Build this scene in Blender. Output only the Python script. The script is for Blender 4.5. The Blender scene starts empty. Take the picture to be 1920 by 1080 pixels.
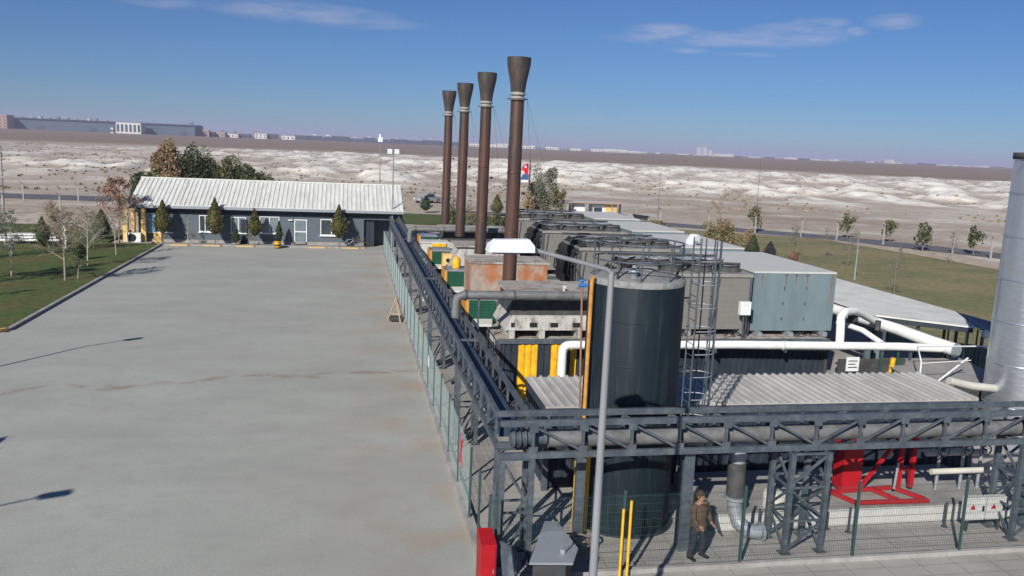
import bpy, math, random
from mathutils import Vector, Matrix, noise
random.seed(7)
S = bpy.context.scene; COL = S.collection
# ------------------------------------------------------------------ camera
CAM = Vector((-3.300, 0.248, 10.0))
cd = bpy.data.cameras.new('camera'); cam = bpy.data.objects.new('camera', cd); COL.objects.link(cam)
cd.sensor_width = 36; cd.lens = 1600 / 1920 * 36; cd.clip_start = 0.2; cd.clip_end = 20000
TH = math.atan(0.197); PI = math.pi
pitch = math.atan(265 / 1600); roll = math.radians(2.4)
def w2l(v):
    B = (math.cos(TH), math.sin(TH)); A = (-math.sin(TH), math.cos(TH))
    return Vector((v[0]*B[0]+v[1]*B[1], v[0]*A[0]+v[1]*A[1], v[2]))
F_ = (0, math.cos(pitch), -math.sin(pitch)); R0 = Vector((1,0,0)); U0 = Vector((0, math.sin(pitch), math.cos(pitch)))
R_ = R0*math.cos(roll)+U0*math.sin(roll); U_ = -R0*math.sin(roll)+U0*math.cos(roll)
Fv, Rv, Uv = w2l(F_), w2l(R_), w2l(U_)
cam.matrix_world = Matrix(((Rv.x,Uv.x,-Fv.x,CAM.x),(Rv.y,Uv.y,-Fv.y,CAM.y),(Rv.z,Uv.z,-Fv.z,CAM.z),(0,0,0,1)))
S.camera = cam
# ------------------------------------------------------------------ sun and sky
SUN_EL = math.radians(30); SUN_AZ = math.radians(34)          # shadows run 34 degrees right of +Y
wd = bpy.data.worlds.new("World"); S.world = wd; wd.use_nodes = True
nt = wd.node_tree; N = nt.nodes; LK = nt.links; bg = N['Background']
sky = N.new('ShaderNodeTexSky'); sky.sky_type = 'NISHITA'; sky.sun_disc = False
sky.sun_elevation = SUN_EL; sky.sun_rotation = PI + SUN_AZ; sky.air_density = 1.0; sky.dust_density = 0.2; sky.ozone_density = 4.0; sky.altitude = 1000
tc = N.new('ShaderNodeTexCoord')
def wn(t, **k):
    n = N.new(t)
    for a, b in k.items(): setattr(n, a, b)
    return n
sep = wn('ShaderNodeSeparateXYZ'); LK.new(tc.outputs['Generated'], sep.inputs[0])
# thin cirrus streaks: direction projected on a cloud layer, then shaped by noise
def cloud(px, py, rx, rz):
    """soft elliptical region round a sky direction (px = azimuth tangent, py = height)"""
    d = wn('ShaderNodeMath', operation='DIVIDE'); LK.new(sep.outputs['X'], d.inputs[0]); LK.new(sep.outputs['Y'], d.inputs[1])
    a = wn('ShaderNodeMath', operation='SUBTRACT'); LK.new(d.outputs[0], a.inputs[0]); a.inputs[1].default_value = px
    a2 = wn('ShaderNodeMath', operation='DIVIDE'); LK.new(a.outputs[0], a2.inputs[0]); a2.inputs[1].default_value = rx
    b = wn('ShaderNodeMath', operation='SUBTRACT'); LK.new(sep.outputs['Z'], b.inputs[0]); b.inputs[1].default_value = py
    b2 = wn('ShaderNodeMath', operation='DIVIDE'); LK.new(b.outputs[0], b2.inputs[0]); b2.inputs[1].default_value = rz
    p1 = wn('ShaderNodeMath', operation='MULTIPLY'); LK.new(a2.outputs[0], p1.inputs[0]); LK.new(a2.outputs[0], p1.inputs[1])
    p2 = wn('ShaderNodeMath', operation='MULTIPLY_ADD'); LK.new(b2.outputs[0], p2.inputs[0]); LK.new(b2.outputs[0], p2.inputs[1]); LK.new(p1.outputs[0], p2.inputs[2])
    m = wn('ShaderNodeMath', operation='SUBTRACT', use_clamp=True); m.inputs[0].default_value = 1; LK.new(p2.outputs[0], m.inputs[1])
    return m.outputs[0]
acc = None
for px, py, rx, rz, w in [(.455,.1255,.175,.0095,1),(.37,.129,.06,.014,1),(.53,.1295,.09,.015,1),(.575,.142,.04,.007,.8),(.62,.1335,.02,.006,.7),(.67,.143,.045,.0095,.9),(.40,.113,.03,.004,.6),(.48,.1095,.05,.003,.6),(-.05,.134,.12,.013,.7),(.0,.128,.10,.008,.65),(-.2,.133,.05,.008,.5),(.54,.143,.02,.005,.6)]:
    c = cloud(px, py, rx, rz)
    m = wn('ShaderNodeMath', operation='MULTIPLY'); LK.new(c, m.inputs[0]); m.inputs[1].default_value = w
    if acc is None: acc = m.outputs[0]
    else:
        q = wn('ShaderNodeMath', operation='MAXIMUM'); LK.new(acc, q.inputs[0]); LK.new(m.outputs[0], q.inputs[1]); acc = q.outputs[0]
mp = wn('ShaderNodeMapping'); mp.inputs['Scale'].default_value = (1,1,5); LK.new(tc.outputs['Generated'], mp.inputs[0])
ns = wn('ShaderNodeTexNoise'); ns.inputs['Scale'].default_value = 14; ns.inputs['Detail'].default_value = 10; ns.inputs['Roughness'].default_value = .7; LK.new(mp.outputs[0], ns.inputs['Vector'])
mr = wn('ShaderNodeMapRange'); mr.inputs[1].default_value = .36; mr.inputs[2].default_value = .72; LK.new(ns.outputs['Fac'], mr.inputs[0])
mu = wn('ShaderNodeMath', operation='MULTIPLY', use_clamp=True); LK.new(acc, mu.inputs[0]); LK.new(mr.outputs[0], mu.inputs[1])
mu2 = wn('ShaderNodeMath', operation='MULTIPLY'); LK.new(mu.outputs[0], mu2.inputs[0]); mu2.inputs[1].default_value = .62
mixc = wn('ShaderNodeMix', data_type='RGBA'); LK.new(mu2.outputs[0], mixc.inputs[0]); LK.new(sky.outputs[0], mixc.inputs[6]); mixc.inputs[7].default_value = (20,12.8,9.6,1)
hs = wn('ShaderNodeMix', data_type='RGBA', blend_type='MULTIPLY'); hs.inputs[0].default_value = 1; hs.inputs[7].default_value = (.35,.52,.76,1); LK.new(mixc.outputs[2], hs.inputs[6])
LK.new(hs.outputs[2], bg.inputs[0]); bg.inputs[1].default_value = 0.058
sl = bpy.data.lights.new('sun', 'SUN'); sl.energy = 3.6; sl.angle = math.radians(.5); sl.color = (1,.95,.88)
so = bpy.data.objects.new('sun', sl); COL.objects.link(so)
sdir = Vector((math.sin(SUN_AZ)*math.cos(SUN_EL), math.cos(SUN_AZ)*math.cos(SUN_EL), -math.sin(SUN_EL)))
so.rotation_euler = sdir.to_track_quat('-Z','Y').to_euler(); so.location = (-40,-40,60)
S.view_settings.view_transform = 'Standard'; S.view_settings.look = 'None'; S.view_settings.exposure = 0.62; S.view_settings.gamma = 1
S.cycles.max_bounces = 5; S.cycles.volume_bounces = 0; S.cycles.transparent_max_bounces = 8
try: S.cycles.volume_step_rate = 4
except Exception: pass

# ------------------------------------------------------------------ materials
def mat(name, col, rough=.75, metal=0, var=.12, scale=3.0, col2=None, amt=.5, scale2=1.2, stretch=(1,1,1), bump=0, bscale=20, spec=.3, thr=(.45,.62)):
    m = bpy.data.materials.new(name); m.use_nodes = True; t = m.node_tree; n = t.nodes; l = t.links; b = n['Principled BSDF']
    b.inputs['Roughness'].default_value = rough; b.inputs['Metallic'].default_value = metal; b.inputs['Specular IOR Level'].default_value = spec
    c = n.new('ShaderNodeTexCoord'); mpn = n.new('ShaderNodeMapping'); mpn.inputs['Scale'].default_value = stretch; l.new(c.outputs['Object'], mpn.inputs[0])
    a = n.new('ShaderNodeTexNoise'); a.inputs['Scale'].default_value = scale; a.inputs['Detail'].default_value = 6; l.new(mpn.outputs[0], a.inputs['Vector'])
    r = n.new('ShaderNodeMapRange'); r.inputs[1].default_value = .3; r.inputs[2].default_value = .7; r.inputs[3].default_value = 1-var; r.inputs[4].default_value = 1+var; l.new(a.outputs['Fac'], r.inputs[0])
    v = n.new('ShaderNodeVectorMath'); v.operation = 'SCALE'; l.new(r.outputs[0], v.inputs['Scale'])
    if col2:
        d = n.new('ShaderNodeTexNoise'); d.inputs['Scale'].default_value = scale2; d.inputs['Detail'].default_value = 7; d.inputs['Roughness'].default_value = .65; l.new(mpn.outputs[0], d.inputs['Vector'])
        q = n.new('ShaderNodeMapRange'); q.inputs[1].default_value = thr[0]; q.inputs[2].default_value = thr[1]; q.inputs[4].default_value = amt; l.new(d.outputs['Fac'], q.inputs[0])
        x = n.new('ShaderNodeMix'); x.data_type = 'RGBA'; l.new(q.outputs[0], x.inputs[0]); x.inputs[6].default_value = (*col,1); x.inputs[7].default_value = (*col2,1)
        l.new(x.outputs[2], v.inputs[0])
    else: v.inputs[0].default_value = col
    l.new(v.outputs[0], b.inputs['Base Color'])
    if bump:
        e = n.new('ShaderNodeTexNoise'); e.inputs['Scale'].default_value = bscale; e.inputs['Detail'].default_value = 5; l.new(mpn.outputs[0], e.inputs['Vector'])
        u = n.new('ShaderNodeBump'); u.inputs['Strength'].default_value = bump; u.inputs['Distance'].default_value = .05; l.new(e.outputs['Fac'], u.inputs['Height']); l.new(u.outputs[0], b.inputs['Normal'])
    return m
M = {}
def D(k, *a, **kw): M[k] = mat(k, *a, **kw)
D('steel', (.062,.08,.10), .55, .0, .18, 2, (.12,.13,.14), .5, 4, spec=.5)
D('steel_navy', (.035,.06,.10), .6, 0, .15, 2)
D('steel_brown', (.10,.075,.06), .7, 0, .2, 3, (.03,.03,.035), .6, 1.2, stretch=(3,3,.35))
D('chimney', (.11,.055,.038), .5, .35, .3, 2.5, (.05,.045,.045), .8, .9, stretch=(2.2,2.2,.3), spec=.5, bump=.3, bscale=3, thr=(.4,.6))
D('cone', (.045,.042,.042), .55, .1, .25, 4, (.12,.075,.05), .5, 1.5, stretch=(2,2,.5), spec=.5)
D('collar', (.30,.28,.26), .6, 0, .2, 6)
D('tank', (.008,.016,.022), .55, 0, .12, 1.5, (.045,.065,.072), .5, 2.6, stretch=(2.5,2.5,.18), spec=.22, bump=.12, bscale=1.5, thr=(.5,.75))
D('tank_top', (.27,.27,.26), .8, 0, .2, 3, (.08,.09,.10), .7, 3)
D('galv', (.36,.39,.42), .45, .35, .12, 3, (.22,.24,.27), .5, 3, spec=.5)
D('galv_pole', (.29,.30,.31), .5, .2, .1, 3, (.2,.22,.25), .5, 1.5, stretch=(3,3,.5))
D('stack', (.62,.66,.70), .32, .8, .10, 2, (.42,.46,.52), .5, 2.0, stretch=(1,1,3), bump=.25, bscale=2.5)
D('clad_pipe', (.17,.175,.175), .55, .15, .15, 3, (.08,.08,.08), .5, 2.5, stretch=(1,1,1))
D('white_pipe', (.80,.81,.79), .6, 0, .05, 3, (.55,.55,.52), .3, 2)
D('white', (.72,.73,.72), .6, 0, .08, 3)
D('offwhite', (.55,.54,.48), .75, 0, .12, 3, (.35,.33,.27), .5, 1.5)
D('lampwhite', (.72,.77,.80), .6, 0, .08, 9, (.45,.48,.5), .4, 6)
D('yellow', (.78,.45,.02), .55, 0, .12, 4, (.45,.22,.03), .4, 3)
D('orange', (.55,.27,.06), .65, 0, .12, 4, (.25,.12,.04), .5, 3)
D('copper', (.30,.17,.11), .55, .2, .15, 4)
D('wallyellow', (.68,.47,.17), .8, 0, .1, 3, (.4,.26,.1), .35, 2)
D('kerbyellow', (.62,.40,.14), .85, 0, .2, 6, (.35,.30,.22), .6, 5)
D('navy', (.022,.031,.045), .6, 0, .15, 2, (.04,.045,.05), .35, 2, stretch=(1,1,.4), spec=.3)
D('navyblue', (.020,.045,.10), .5, 0, .12, 2)
D('darkgrey', (.05,.053,.055), .7, 0, .2, 2, (.12,.11,.10), .5, 1.5)
D('black', (.012,.013,.015), .7, 0, .2, 3)
D('roof_low', (.43,.43,.41), .7, 0, .08, 1.0, (.27,.26,.25), .55, 1.3, stretch=(1,.35,1))
D('roof_office', (.64,.65,.61), .6, .0, .06, 1.5, (.42,.42,.37), .4, .8, stretch=(2,.3,1))
D('canopy', (.66,.66,.61), .7, 0, .06, 1, (.40,.41,.39), .4, .8)
D('cooler', (.215,.208,.188), .6, .1, .10, 1.5, (.14,.136,.125), .5, 1.5, stretch=(1.4,1,.6))
D('cooler_frame', (.27,.265,.245), .65, 0, .1, 3)
D('bluegrey', (.175,.235,.255), .6, .1, .07, 1.5, (.13,.175,.19), .5, 1.0, stretch=(1.5,1,.5))
D('palegrey', (.56,.56,.53), .65, 0, .07, 1.5, (.36,.36,.34), .4, 1.5)
D('rusty', (.34,.29,.245), .8, 0, .18, 3, (.38,.14,.05), .9, 1.1, stretch=(1,1,.6), thr=(.47,.58))
D('rust_streak', (.20,.13,.075), .85, 0, .3, 6)
D('stained', (.40,.38,.34), .8, 0, .15, 3, (.20,.135,.105), .8, 1.6, stretch=(1,1.5,.5), thr=(.46,.6))
D('galv_old', (.42,.41,.38), .7, 0, .15, 3, (.16,.14,.12), .8, 2.2, stretch=(1.5,1.5,.5), thr=(.5,.62))
D('green', (.010,.075,.045), .6, 0, .12, 3)
D('meshgreen', (.15,.21,.20), .6, 0, .1, 3)
D('fencegreen', (.035,.07,.068), .6, 0, .1, 3)
D('red', (.38,.010,.016), .45, 0, .12, 3)
D('flagred', (.62,.02,.03), .7, 0, .1, 3)
D('blueflag', (.06,.11,.25), .7, 0, .1, 3)
D('valveblue', (.03,.17,.45), .5, 0, .1, 5)
D('concrete', (.31,.30,.28), .9, 0, .12, 2, (.20,.19,.18), .5, .8, bump=.2)
D('kerb', (.34,.33,.31), .9, 0, .15, 3, (.2,.19,.18), .5, 1)
D('office_wall', (.105,.13,.15), .75, 0, .06, 1.2, (.085,.105,.125), .5, .8)
D('office_shade_band', (.022,.034,.045), .6, 0, .1, 2)  # navy for the eave band: dark fascia with the roof's shadow coloured in
D('glass', (.035,.05,.06), .12, 0, .2, 1.2, spec=.8)
D('glass_pale', (.16,.20,.22), .3, 0, .15, 1.5, spec=.6)
D('poster', (.10,.32,.48), .5, 0, .2, 4, (.65,.7,.72), .8, 3.5)
D('asphalt', (.115,.12,.135), .9, 0, .12, 1, (.16,.16,.165), .5, .2)
D('bark', (.20,.17,.14), .9, 0, .2, 8)
D('barkpale', (.42,.39,.33), .9, 0, .2, 8)
D('twig', (.30,.25,.20), .9, 0, .2, 4)
D('twigred', (.28,.15,.10), .9, 0, .2, 4)
D('leaf_thuja', (.075,.085,.022), .9, 0, .35, 5, (.14,.085,.03), .6, 3)
D('leaf_green', (.085,.105,.035), .9, 0, .35, 1.2, (.13,.125,.05), .6, .7)
D('leaf_dark', (.035,.055,.022), .9, 0, .3, 1.2, (.08,.085,.03), .5, .7)
D('leaf_tan', (.30,.20,.10), .9, 0, .35, 1.2, (.38,.29,.16), .6, .9)
D('leaf_red', (.20,.095,.055), .9, 0, .3, 2, (.24,.16,.10), .6, 1.5)
D('leaf_olive', (.15,.14,.055), .9, 0, .3, 1.5, (.22,.16,.07), .6, 1)
D('leaf_grey', (.13,.15,.11), .9, 0, .3, 1.5)
D('citywhite', (.62,.61,.58), .8, 0, .15, .02)
D('citygrey', (.22,.25,.30), .8, 0, .15, .02)
D('citydark', (.06,.075,.10), .8, 0, .15, .02)
D('citybrick', (.38,.25,.20), .8, 0, .15, .02)
D('warehouse', (.075,.105,.14), .7, 0, .12, .01, (.055,.08,.11), .6, .02)
D('silver', (.40,.42,.44), .35, .5, .1, 2)
D('tyre', (.02,.02,.02), .9)
D('skin', (.36,.20,.13), .6)
D('jacket', (.10,.062,.042), .9, 0, .2, 8)
D('trousers', (.025,.028,.035), .9, 0, .2, 8)
D('hair', (.05,.028,.018), .8)
D('brown_hose', (.20,.16,.12), .8)
D('wood', (.42,.30,.17), .8, 0, .2, 5)
D('cable', (.02,.02,.022), .6)

def ground_mat():
    m = bpy.data.materials.new('steppe'); m.use_nodes = True; t = m.node_tree; n = t.nodes; l = t.links; b = n['Principled BSDF']
    b.inputs['Roughness'].default_value = .95; b.inputs['Specular IOR Level'].default_value = .1
    g = n.new('ShaderNodeNewGeometry')
    def nz(sc, st, det=8, ro=.6):
        mp_ = n.new('ShaderNodeMapping'); mp_.inputs['Scale'].default_value = st; l.new(g.outputs['Position'], mp_.inputs[0])
        a = n.new('ShaderNodeTexNoise'); a.inputs['Scale'].default_value = sc; a.inputs['Detail'].default_value = det; a.inputs['Roughness'].default_value = ro; l.new(mp_.outputs[0], a.inputs['Vector']); return a.outputs['Fac']
    def rng(x, a, b_, c=0, d=1):
        r = n.new('ShaderNodeMapRange'); r.inputs[1].default_value = a; r.inputs[2].default_value = b_; r.inputs[3].default_value = c; r.inputs[4].default_value = d; l.new(x, r.inputs[0]); return r.outputs[0]
    def mth(o, x, y):
        q = n.new('ShaderNodeMath'); q.operation = o; q.use_clamp = o != 'ADD'
        for i, z in enumerate((x, y)):
            if isinstance(z, (int, float)): q.inputs[i].default_value = z
            else: l.new(z, q.inputs[i])
        return q.outputs[0]
    def mix(f, c1, c2):
        x = n.new('ShaderNodeMix'); x.data_type = 'RGBA'; l.new(f, x.inputs[0])
        for i, c in ((6, c1), (7, c2)):
            if isinstance(c, tuple): x.inputs[i].default_value = (*c, 1)
            else: l.new(c, x.inputs[i])
        return x.outputs[2]
    base = mix(rng(nz(.02, (1,1.2,1)), .36, .62), (.50,.445,.375), (.36,.285,.225))
    base = mix(rng(nz(.07, (1,1,1)), .5, .62, 0, .8), base, (.62,.58,.50))
    base = mix(rng(nz(.9, (1,1,1), 4), .5, .7, 0, .45), base, (.19,.155,.12))
    base = mix(rng(nz(.22, (1,1.6,1), 6), .55, .66, 0, .5), base, (.22,.18,.135))
    at = n.new('ShaderNodeAttribute'); at.attribute_name = 'spoil'
    wh = mth('MULTIPLY', at.outputs['Fac'], rng(nz(.12, (1,1,1), 8, .68), .34, .52))
    base = mix(wh, base, (.86,.83,.74))
    af = n.new('ShaderNodeAttribute'); af.attribute_name = 'far'
    farc = mix(rng(nz(.006, (1,2,1)), .4, .6), (.27,.20,.15), (.22,.18,.125))
    base = mix(af.outputs['Fac'], base, farc)
    l.new(base, b.inputs['Base Color'])
    u = n.new('ShaderNodeBump'); u.inputs['Strength'].default_value = .6; u.inputs['Distance'].default_value = .35; l.new(nz(.8, (1,1,1), 6), u.inputs['Height']); l.new(u.outputs[0], b.inputs['Normal'])
    return m
M['steppe'] = ground_mat()
def lot_mat():
    m = mat('lot', (.385,.395,.355), .9, 0, .06, .35, (.315,.325,.29), .6, .12, stretch=(1,1.6,1), bump=.15, bscale=9, thr=(.42,.64))
    t = m.node_tree; n = t.nodes; l = t.links; b = n['Principled BSDF']; g = n.new('ShaderNodeNewGeometry')
    src = b.inputs['Base Color'].links[0].from_socket
    def layer(src, sc, st, a, b_, amt, col, rot=0):
        mp_ = n.new('ShaderNodeMapping'); mp_.inputs['Scale'].default_value = st; mp_.inputs['Rotation'].default_value = (0,0,rot); l.new(g.outputs['Position'], mp_.inputs[0])
        z = n.new('ShaderNodeTexNoise'); z.inputs['Scale'].default_value = sc; z.inputs['Detail'].default_value = 9; z.inputs['Roughness'].default_value = .6; l.new(mp_.outputs[0], z.inputs['Vector'])
        r = n.new('ShaderNodeMapRange'); r.inputs[1].default_value = a; r.inputs[2].default_value = b_; r.inputs[4].default_value = amt; l.new(z.outputs['Fac'], r.inputs[0])
        x = n.new('ShaderNodeMix'); x.data_type = 'RGBA'; l.new(r.outputs[0], x.inputs[0]); l.new(src, x.inputs[6]); x.inputs[7].default_value = (*col,1); return x.outputs[2]
    s = layer(src, .5, (.25,1.6,1), .55, .68, .35, (.43,.425,.39), .15)
    s = layer(s, .8, (1.8,.2,1), .56, .72, .14, (.30,.295,.275), -.35)
    s = layer(s, 1.6, (1,1,1), .50, .68, .4, (.30,.30,.275))
    s = layer(s, 14, (1,1,1), .45, .7, .35, (.27,.265,.24))
    s = layer(s, .11, (1,1.4,1), .48, .62, .45, (.32,.31,.28), .4)
    s = layer(s, 2.6, (1,1,1), .68, .74, .6, (.22,.215,.2))
    s = layer(s, .5, (2.4,.15,1), .58, .70, .16, (.27,.27,.25), .55)
    spx = n.new('ShaderNodeSeparateXYZ'); l.new(g.outputs['Position'], spx.inputs[0])
    rx_ = n.new('ShaderNodeMapRange'); rx_.inputs[1].default_value = -4.2; rx_.inputs[2].default_value = -.3; l.new(spx.outputs['X'], rx_.inputs[0])
    zx = n.new('ShaderNodeTexNoise'); zx.inputs['Scale'].default_value = .45; zx.inputs['Detail'].default_value = 8; l.new(g.outputs['Position'], zx.inputs['Vector'])
    rz_ = n.new('ShaderNodeMapRange'); rz_.inputs[1].default_value = .46; rz_.inputs[2].default_value = .62; rz_.inputs[4].default_value = .6; l.new(zx.outputs['Fac'], rz_.inputs[0])
    mz = n.new('ShaderNodeMath'); mz.operation = 'MULTIPLY'; l.new(rx_.outputs[0], mz.inputs[0]); l.new(rz_.outputs[0], mz.inputs[1])
    xx = n.new('ShaderNodeMix'); xx.data_type = 'RGBA'; l.new(mz.outputs[0], xx.inputs[0]); l.new(s, xx.inputs[6]); xx.inputs[7].default_value = (.36,.28,.21,1); s = xx.outputs[2]
    # the muddy tyre track crossing the yard near Y = 36.5
    sp = n.new('ShaderNodeSeparateXYZ'); l.new(g.outputs['Position'], sp.inputs[0])
    z = n.new('ShaderNodeTexNoise'); z.inputs['Scale'].default_value = .35; z.inputs['Detail'].default_value = 6; l.new(g.outputs['Position'], z.inputs['Vector'])
    k = n.new('ShaderNodeMath'); k.operation = 'MULTIPLY_ADD'; l.new(z.outputs['Fac'], k.inputs[0]); k.inputs[1].default_value = 3.2; l.new(sp.outputs['Y'], k.inputs[2])
    k2 = n.new('ShaderNodeMath'); k2.operation = 'MULTIPLY_ADD'; l.new(sp.outputs['X'], k2.inputs[0]); k2.inputs[1].default_value = -.16; l.new(k.outputs[0], k2.inputs[2])
    k3 = n.new('ShaderNodeMath'); k3.operation = 'SUBTRACT'; l.new(k2.outputs[0], k3.inputs[0]); k3.inputs[1].default_value = 38.9
    k4 = n.new('ShaderNodeMath'); k4.operation = 'ABSOLUTE'; l.new(k3.outputs[0], k4.inputs[0])
    r = n.new('ShaderNodeMapRange'); r.inputs[1].default_value = .5; r.inputs[2].default_value = .03; r.inputs[4].default_value = 1; l.new(k4.outputs[0], r.inputs[0])
    z2 = n.new('ShaderNodeTexNoise'); z2.inputs['Scale'].default_value = 1.1; z2.inputs['Detail'].default_value = 6; l.new(g.outputs['Position'], z2.inputs['Vector'])
    r2 = n.new('ShaderNodeMapRange'); r2.inputs[1].default_value = .42; r2.inputs[2].default_value = .6; r2.inputs[4].default_value = .75; l.new(z2.outputs['Fac'], r2.inputs[0])
    k5 = n.new('ShaderNodeMath'); k5.operation = 'MULTIPLY'; l.new(r.outputs[0], k5.inputs[0]); l.new(r2.outputs[0], k5.inputs[1])
    x = n.new('ShaderNodeMix'); x.data_type = 'RGBA'; l.new(k5.outputs[0], x.inputs[0]); l.new(s, x.inputs[6]); x.inputs[7].default_value = (.23,.185,.145,1)
    l.new(x.outputs[2], b.inputs['Base Color']); return m
M['lot'] = lot_mat()
def paved_mat():
    m = mat('paving', (.37,.355,.325), .9, 0, .1, .8, (.29,.275,.25), .6, .3, bump=.15, bscale=9)
    t = m.node_tree; n = t.nodes; l = t.links; b = n['Principled BSDF']; g = n.new('ShaderNodeNewGeometry'); src = b.inputs['Base Color'].links[0].from_socket
    br = n.new('ShaderNodeTexBrick'); br.offset = 0; br.inputs['Scale'].default_value = 1; br.inputs['Mortar Size'].default_value = .02; br.inputs['Brick Width'].default_value = 1.0; br.inputs['Row Height'].default_value = .5
    br.inputs['Color1'].default_value = (1,1,1,1); br.inputs['Color2'].default_value = (.95,.95,.95,1); br.inputs['Mortar'].default_value = (.74,.74,.74,1); l.new(g.outputs['Position'], br.inputs['Vector'])
    x = n.new('ShaderNodeMix'); x.data_type = 'RGBA'; x.blend_type = 'MULTIPLY'; x.inputs[0].default_value = 1; l.new(src, x.inputs[6]); l.new(br.outputs[0], x.inputs[7]); l.new(x.outputs[2], b.inputs['Base Color'])
    return m
M['paving'] = paved_mat()
D('lawn', (.062,.10,.022), .95, 0, .3, 2.5, (.115,.10,.035), .8, .25, bump=.5, bscale=8, thr=(.42,.62))
D('lawn_dry', (.235,.20,.10), .95, 0, .25, 1.5, (.13,.15,.06), .75, .09, stretch=(1,1.5,1), bump=.5, bscale=8, thr=(.42,.6))
D('gravelband', (.44,.37,.29), .95, 0, .25, 1.0, (.33,.26,.19), .6, .3)

# ------------------------------------------------------------------ mesh helpers
class MB:
    def __init__(s): s.v = []; s.f = []; s.m = []; s.sm = []
    def add(s, vs, fs, mi=0, smooth=False):
        o = len(s.v); s.v += [tuple(p) for p in vs]
        for f in fs: s.f.append(tuple(o+i for i in f)); s.m.append(mi); s.sm.append(smooth)
        return s
    def box(s, x0, x1, y0, y1, z0, z1, mi=0):
        return s.add([(x0,y0,z0),(x1,y0,z0),(x1,y1,z0),(x0,y1,z0),(x0,y0,z1),(x1,y0,z1),(x1,y1,z1),(x0,y1,z1)],
                     [(0,3,2,1),(4,5,6,7),(0,1,5,4),(1,2,6,5),(2,3,7,6),(3,0,4,7)], mi)
    def prism(s, poly, z0, z1, mi=0):
        n = len(poly)
        return s.add([(x,y,z0) for x,y in poly]+[(x,y,z1) for x,y in poly], [tuple(range(n))[::-1], tuple(range(n,2*n))]+[(i,(i+1)%n,n+(i+1)%n,n+i) for i in range(n)], mi)
    def hull8(s, lo, hi, mi=0):   # lower quad + upper quad
        return s.add(list(lo)+list(hi), [(0,3,2,1),(4,5,6,7),(0,1,5,4),(1,2,6,5),(2,3,7,6),(3,0,4,7)], mi)
    def bar(s, p, q, w=.06, h=None, mi=0):
        h = h or w; p = Vector(p); q = Vector(q); d = (q-p).normalized(); up = Vector((0,0,1)) if abs(d.z) < .95 else Vector((0,1,0))
        a = d.cross(up).normalized(); b = a.cross(d).normalized(); a *= w/2; b *= h/2
        return s.hull8([p-a-b,p+a-b,p+a+b,p-a+b],[q-a-b,q+a-b,q+a+b,q-a+b], mi)
    def tube(s, pts, r, n=10, mi=0, caps=True, smooth=True):
        pts = [Vector(p) for p in pts]; rs = r if isinstance(r,(list,tuple)) else [r]*len(pts); rings = []; prev = None
        for i, p in enumerate(pts):
            d = (pts[min(i+1,len(pts)-1)]-pts[max(i-1,0)]).normalized()
            if prev is None: a = d.orthogonal().normalized()
            else:
                a = prev-d*prev.dot(d); a = a.normalized() if a.length > 1e-6 else d.orthogonal().normalized()
            prev = a; b = d.cross(a)
            rings.append([p+(a*math.cos(2*PI*k/n)+b*math.sin(2*PI*k/n))*rs[i] for k in range(n)])
        vs = [q for R in rings for q in R]; fs = [(i*n+k,i*n+(k+1)%n,(i+1)*n+(k+1)%n,(i+1)*n+k) for i in range(len(pts)-1) for k in range(n)]
        s.add(vs, fs, mi, smooth)
        if caps: s.add(rings[0], [tuple(range(n))[::-1]], mi); s.add(rings[-1], [tuple(range(n))], mi)
        return s
    def lathe(s, c, prof, n=32, mi=0, smooth=True, cap=True):
        vs = [(c[0]+r*math.cos(2*PI*k/n), c[1]+r*math.sin(2*PI*k/n), c[2]+z) for r, z in prof for k in range(n)]
        s.add(vs, [(i*n+k,i*n+(k+1)%n,(i+1)*n+(k+1)%n,(i+1)*n+k) for i in range(len(prof)-1) for k in range(n)], mi, smooth)
        if cap and prof[0][0] > 1e-4: s.add(vs[:n], [tuple(range(n))[::-1]], mi)
        if cap and prof[-1][0] > 1e-4: s.add(vs[-n:], [tuple(range(n))], mi)
        return s
    def leaves(s, n, fn, size, mi=0, droop=0):
        for _ in range(n):
            p = fn(); 
            if p is None: continue
            p = Vector(p); a = Vector((random.gauss(0,1),random.gauss(0,1),random.gauss(0,1)-droop*2)).normalized(); b = a.orthogonal().normalized()
            b.rotate(Matrix.Rotation(random.uniform(0,6.3),3,a)) if False else None
            c = a.cross(b); t = random.uniform(0,6.3); b2 = b*math.cos(t)+c*math.sin(t); sz = size*random.uniform(.6,1.4)
            s.add([p-a*sz*.5, p+b2*sz*.32, p+a*sz*.5, p-b2*sz*.32], [(0,1,2,3)], mi)
        return s
    def build(s, name, mats, parent=None, loc=None):
        me = bpy.data.meshes.new(name); off = Vector((0,0,0))
        if parent is not None: off = Vector(parent['_o'])
        elif loc is not None: off = Vector(loc)
        me.from_pydata([(Vector(p)-off)[:] for p in s.v], [], s.f)
        if not isinstance(mats,(list,tuple)): mats = [mats]
        for m in mats: me.materials.append(M[m] if isinstance(m,str) else m)
        me.polygons.foreach_set('material_index', s.m); me.polygons.foreach_set('use_smooth', s.sm); me.update()
        o = bpy.data.objects.new(name, me); COL.objects.link(o)
        if parent is not None: o.parent = parent; o['_o'] = list(off)
        else: o.location = off; o['_o'] = list(off)
        return o
def tag(o, label=None, cat=None, group=None, kind=None):
    for k, v in (('label',label),('category',cat),('group',group),('kind',kind)):
        if v: o[k] = v
    return o
def root(name, loc, label, cat, group=None):
    o = bpy.data.objects.new(name, None); COL.objects.link(o); o.location = loc; o['_o'] = list(loc); o.empty_display_size = .3
    return tag(o, label, cat, group)
def struct(name, mb, m, loc=(0,0,0)): return tag(mb.build(name, m, loc=loc), kind='structure')
def copy_tree(o, parent=None):
    c = o.copy(); COL.objects.link(c)
    if parent is not None: c.parent = parent
    for ch in o.children: copy_tree(ch, c)
    return c
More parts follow.
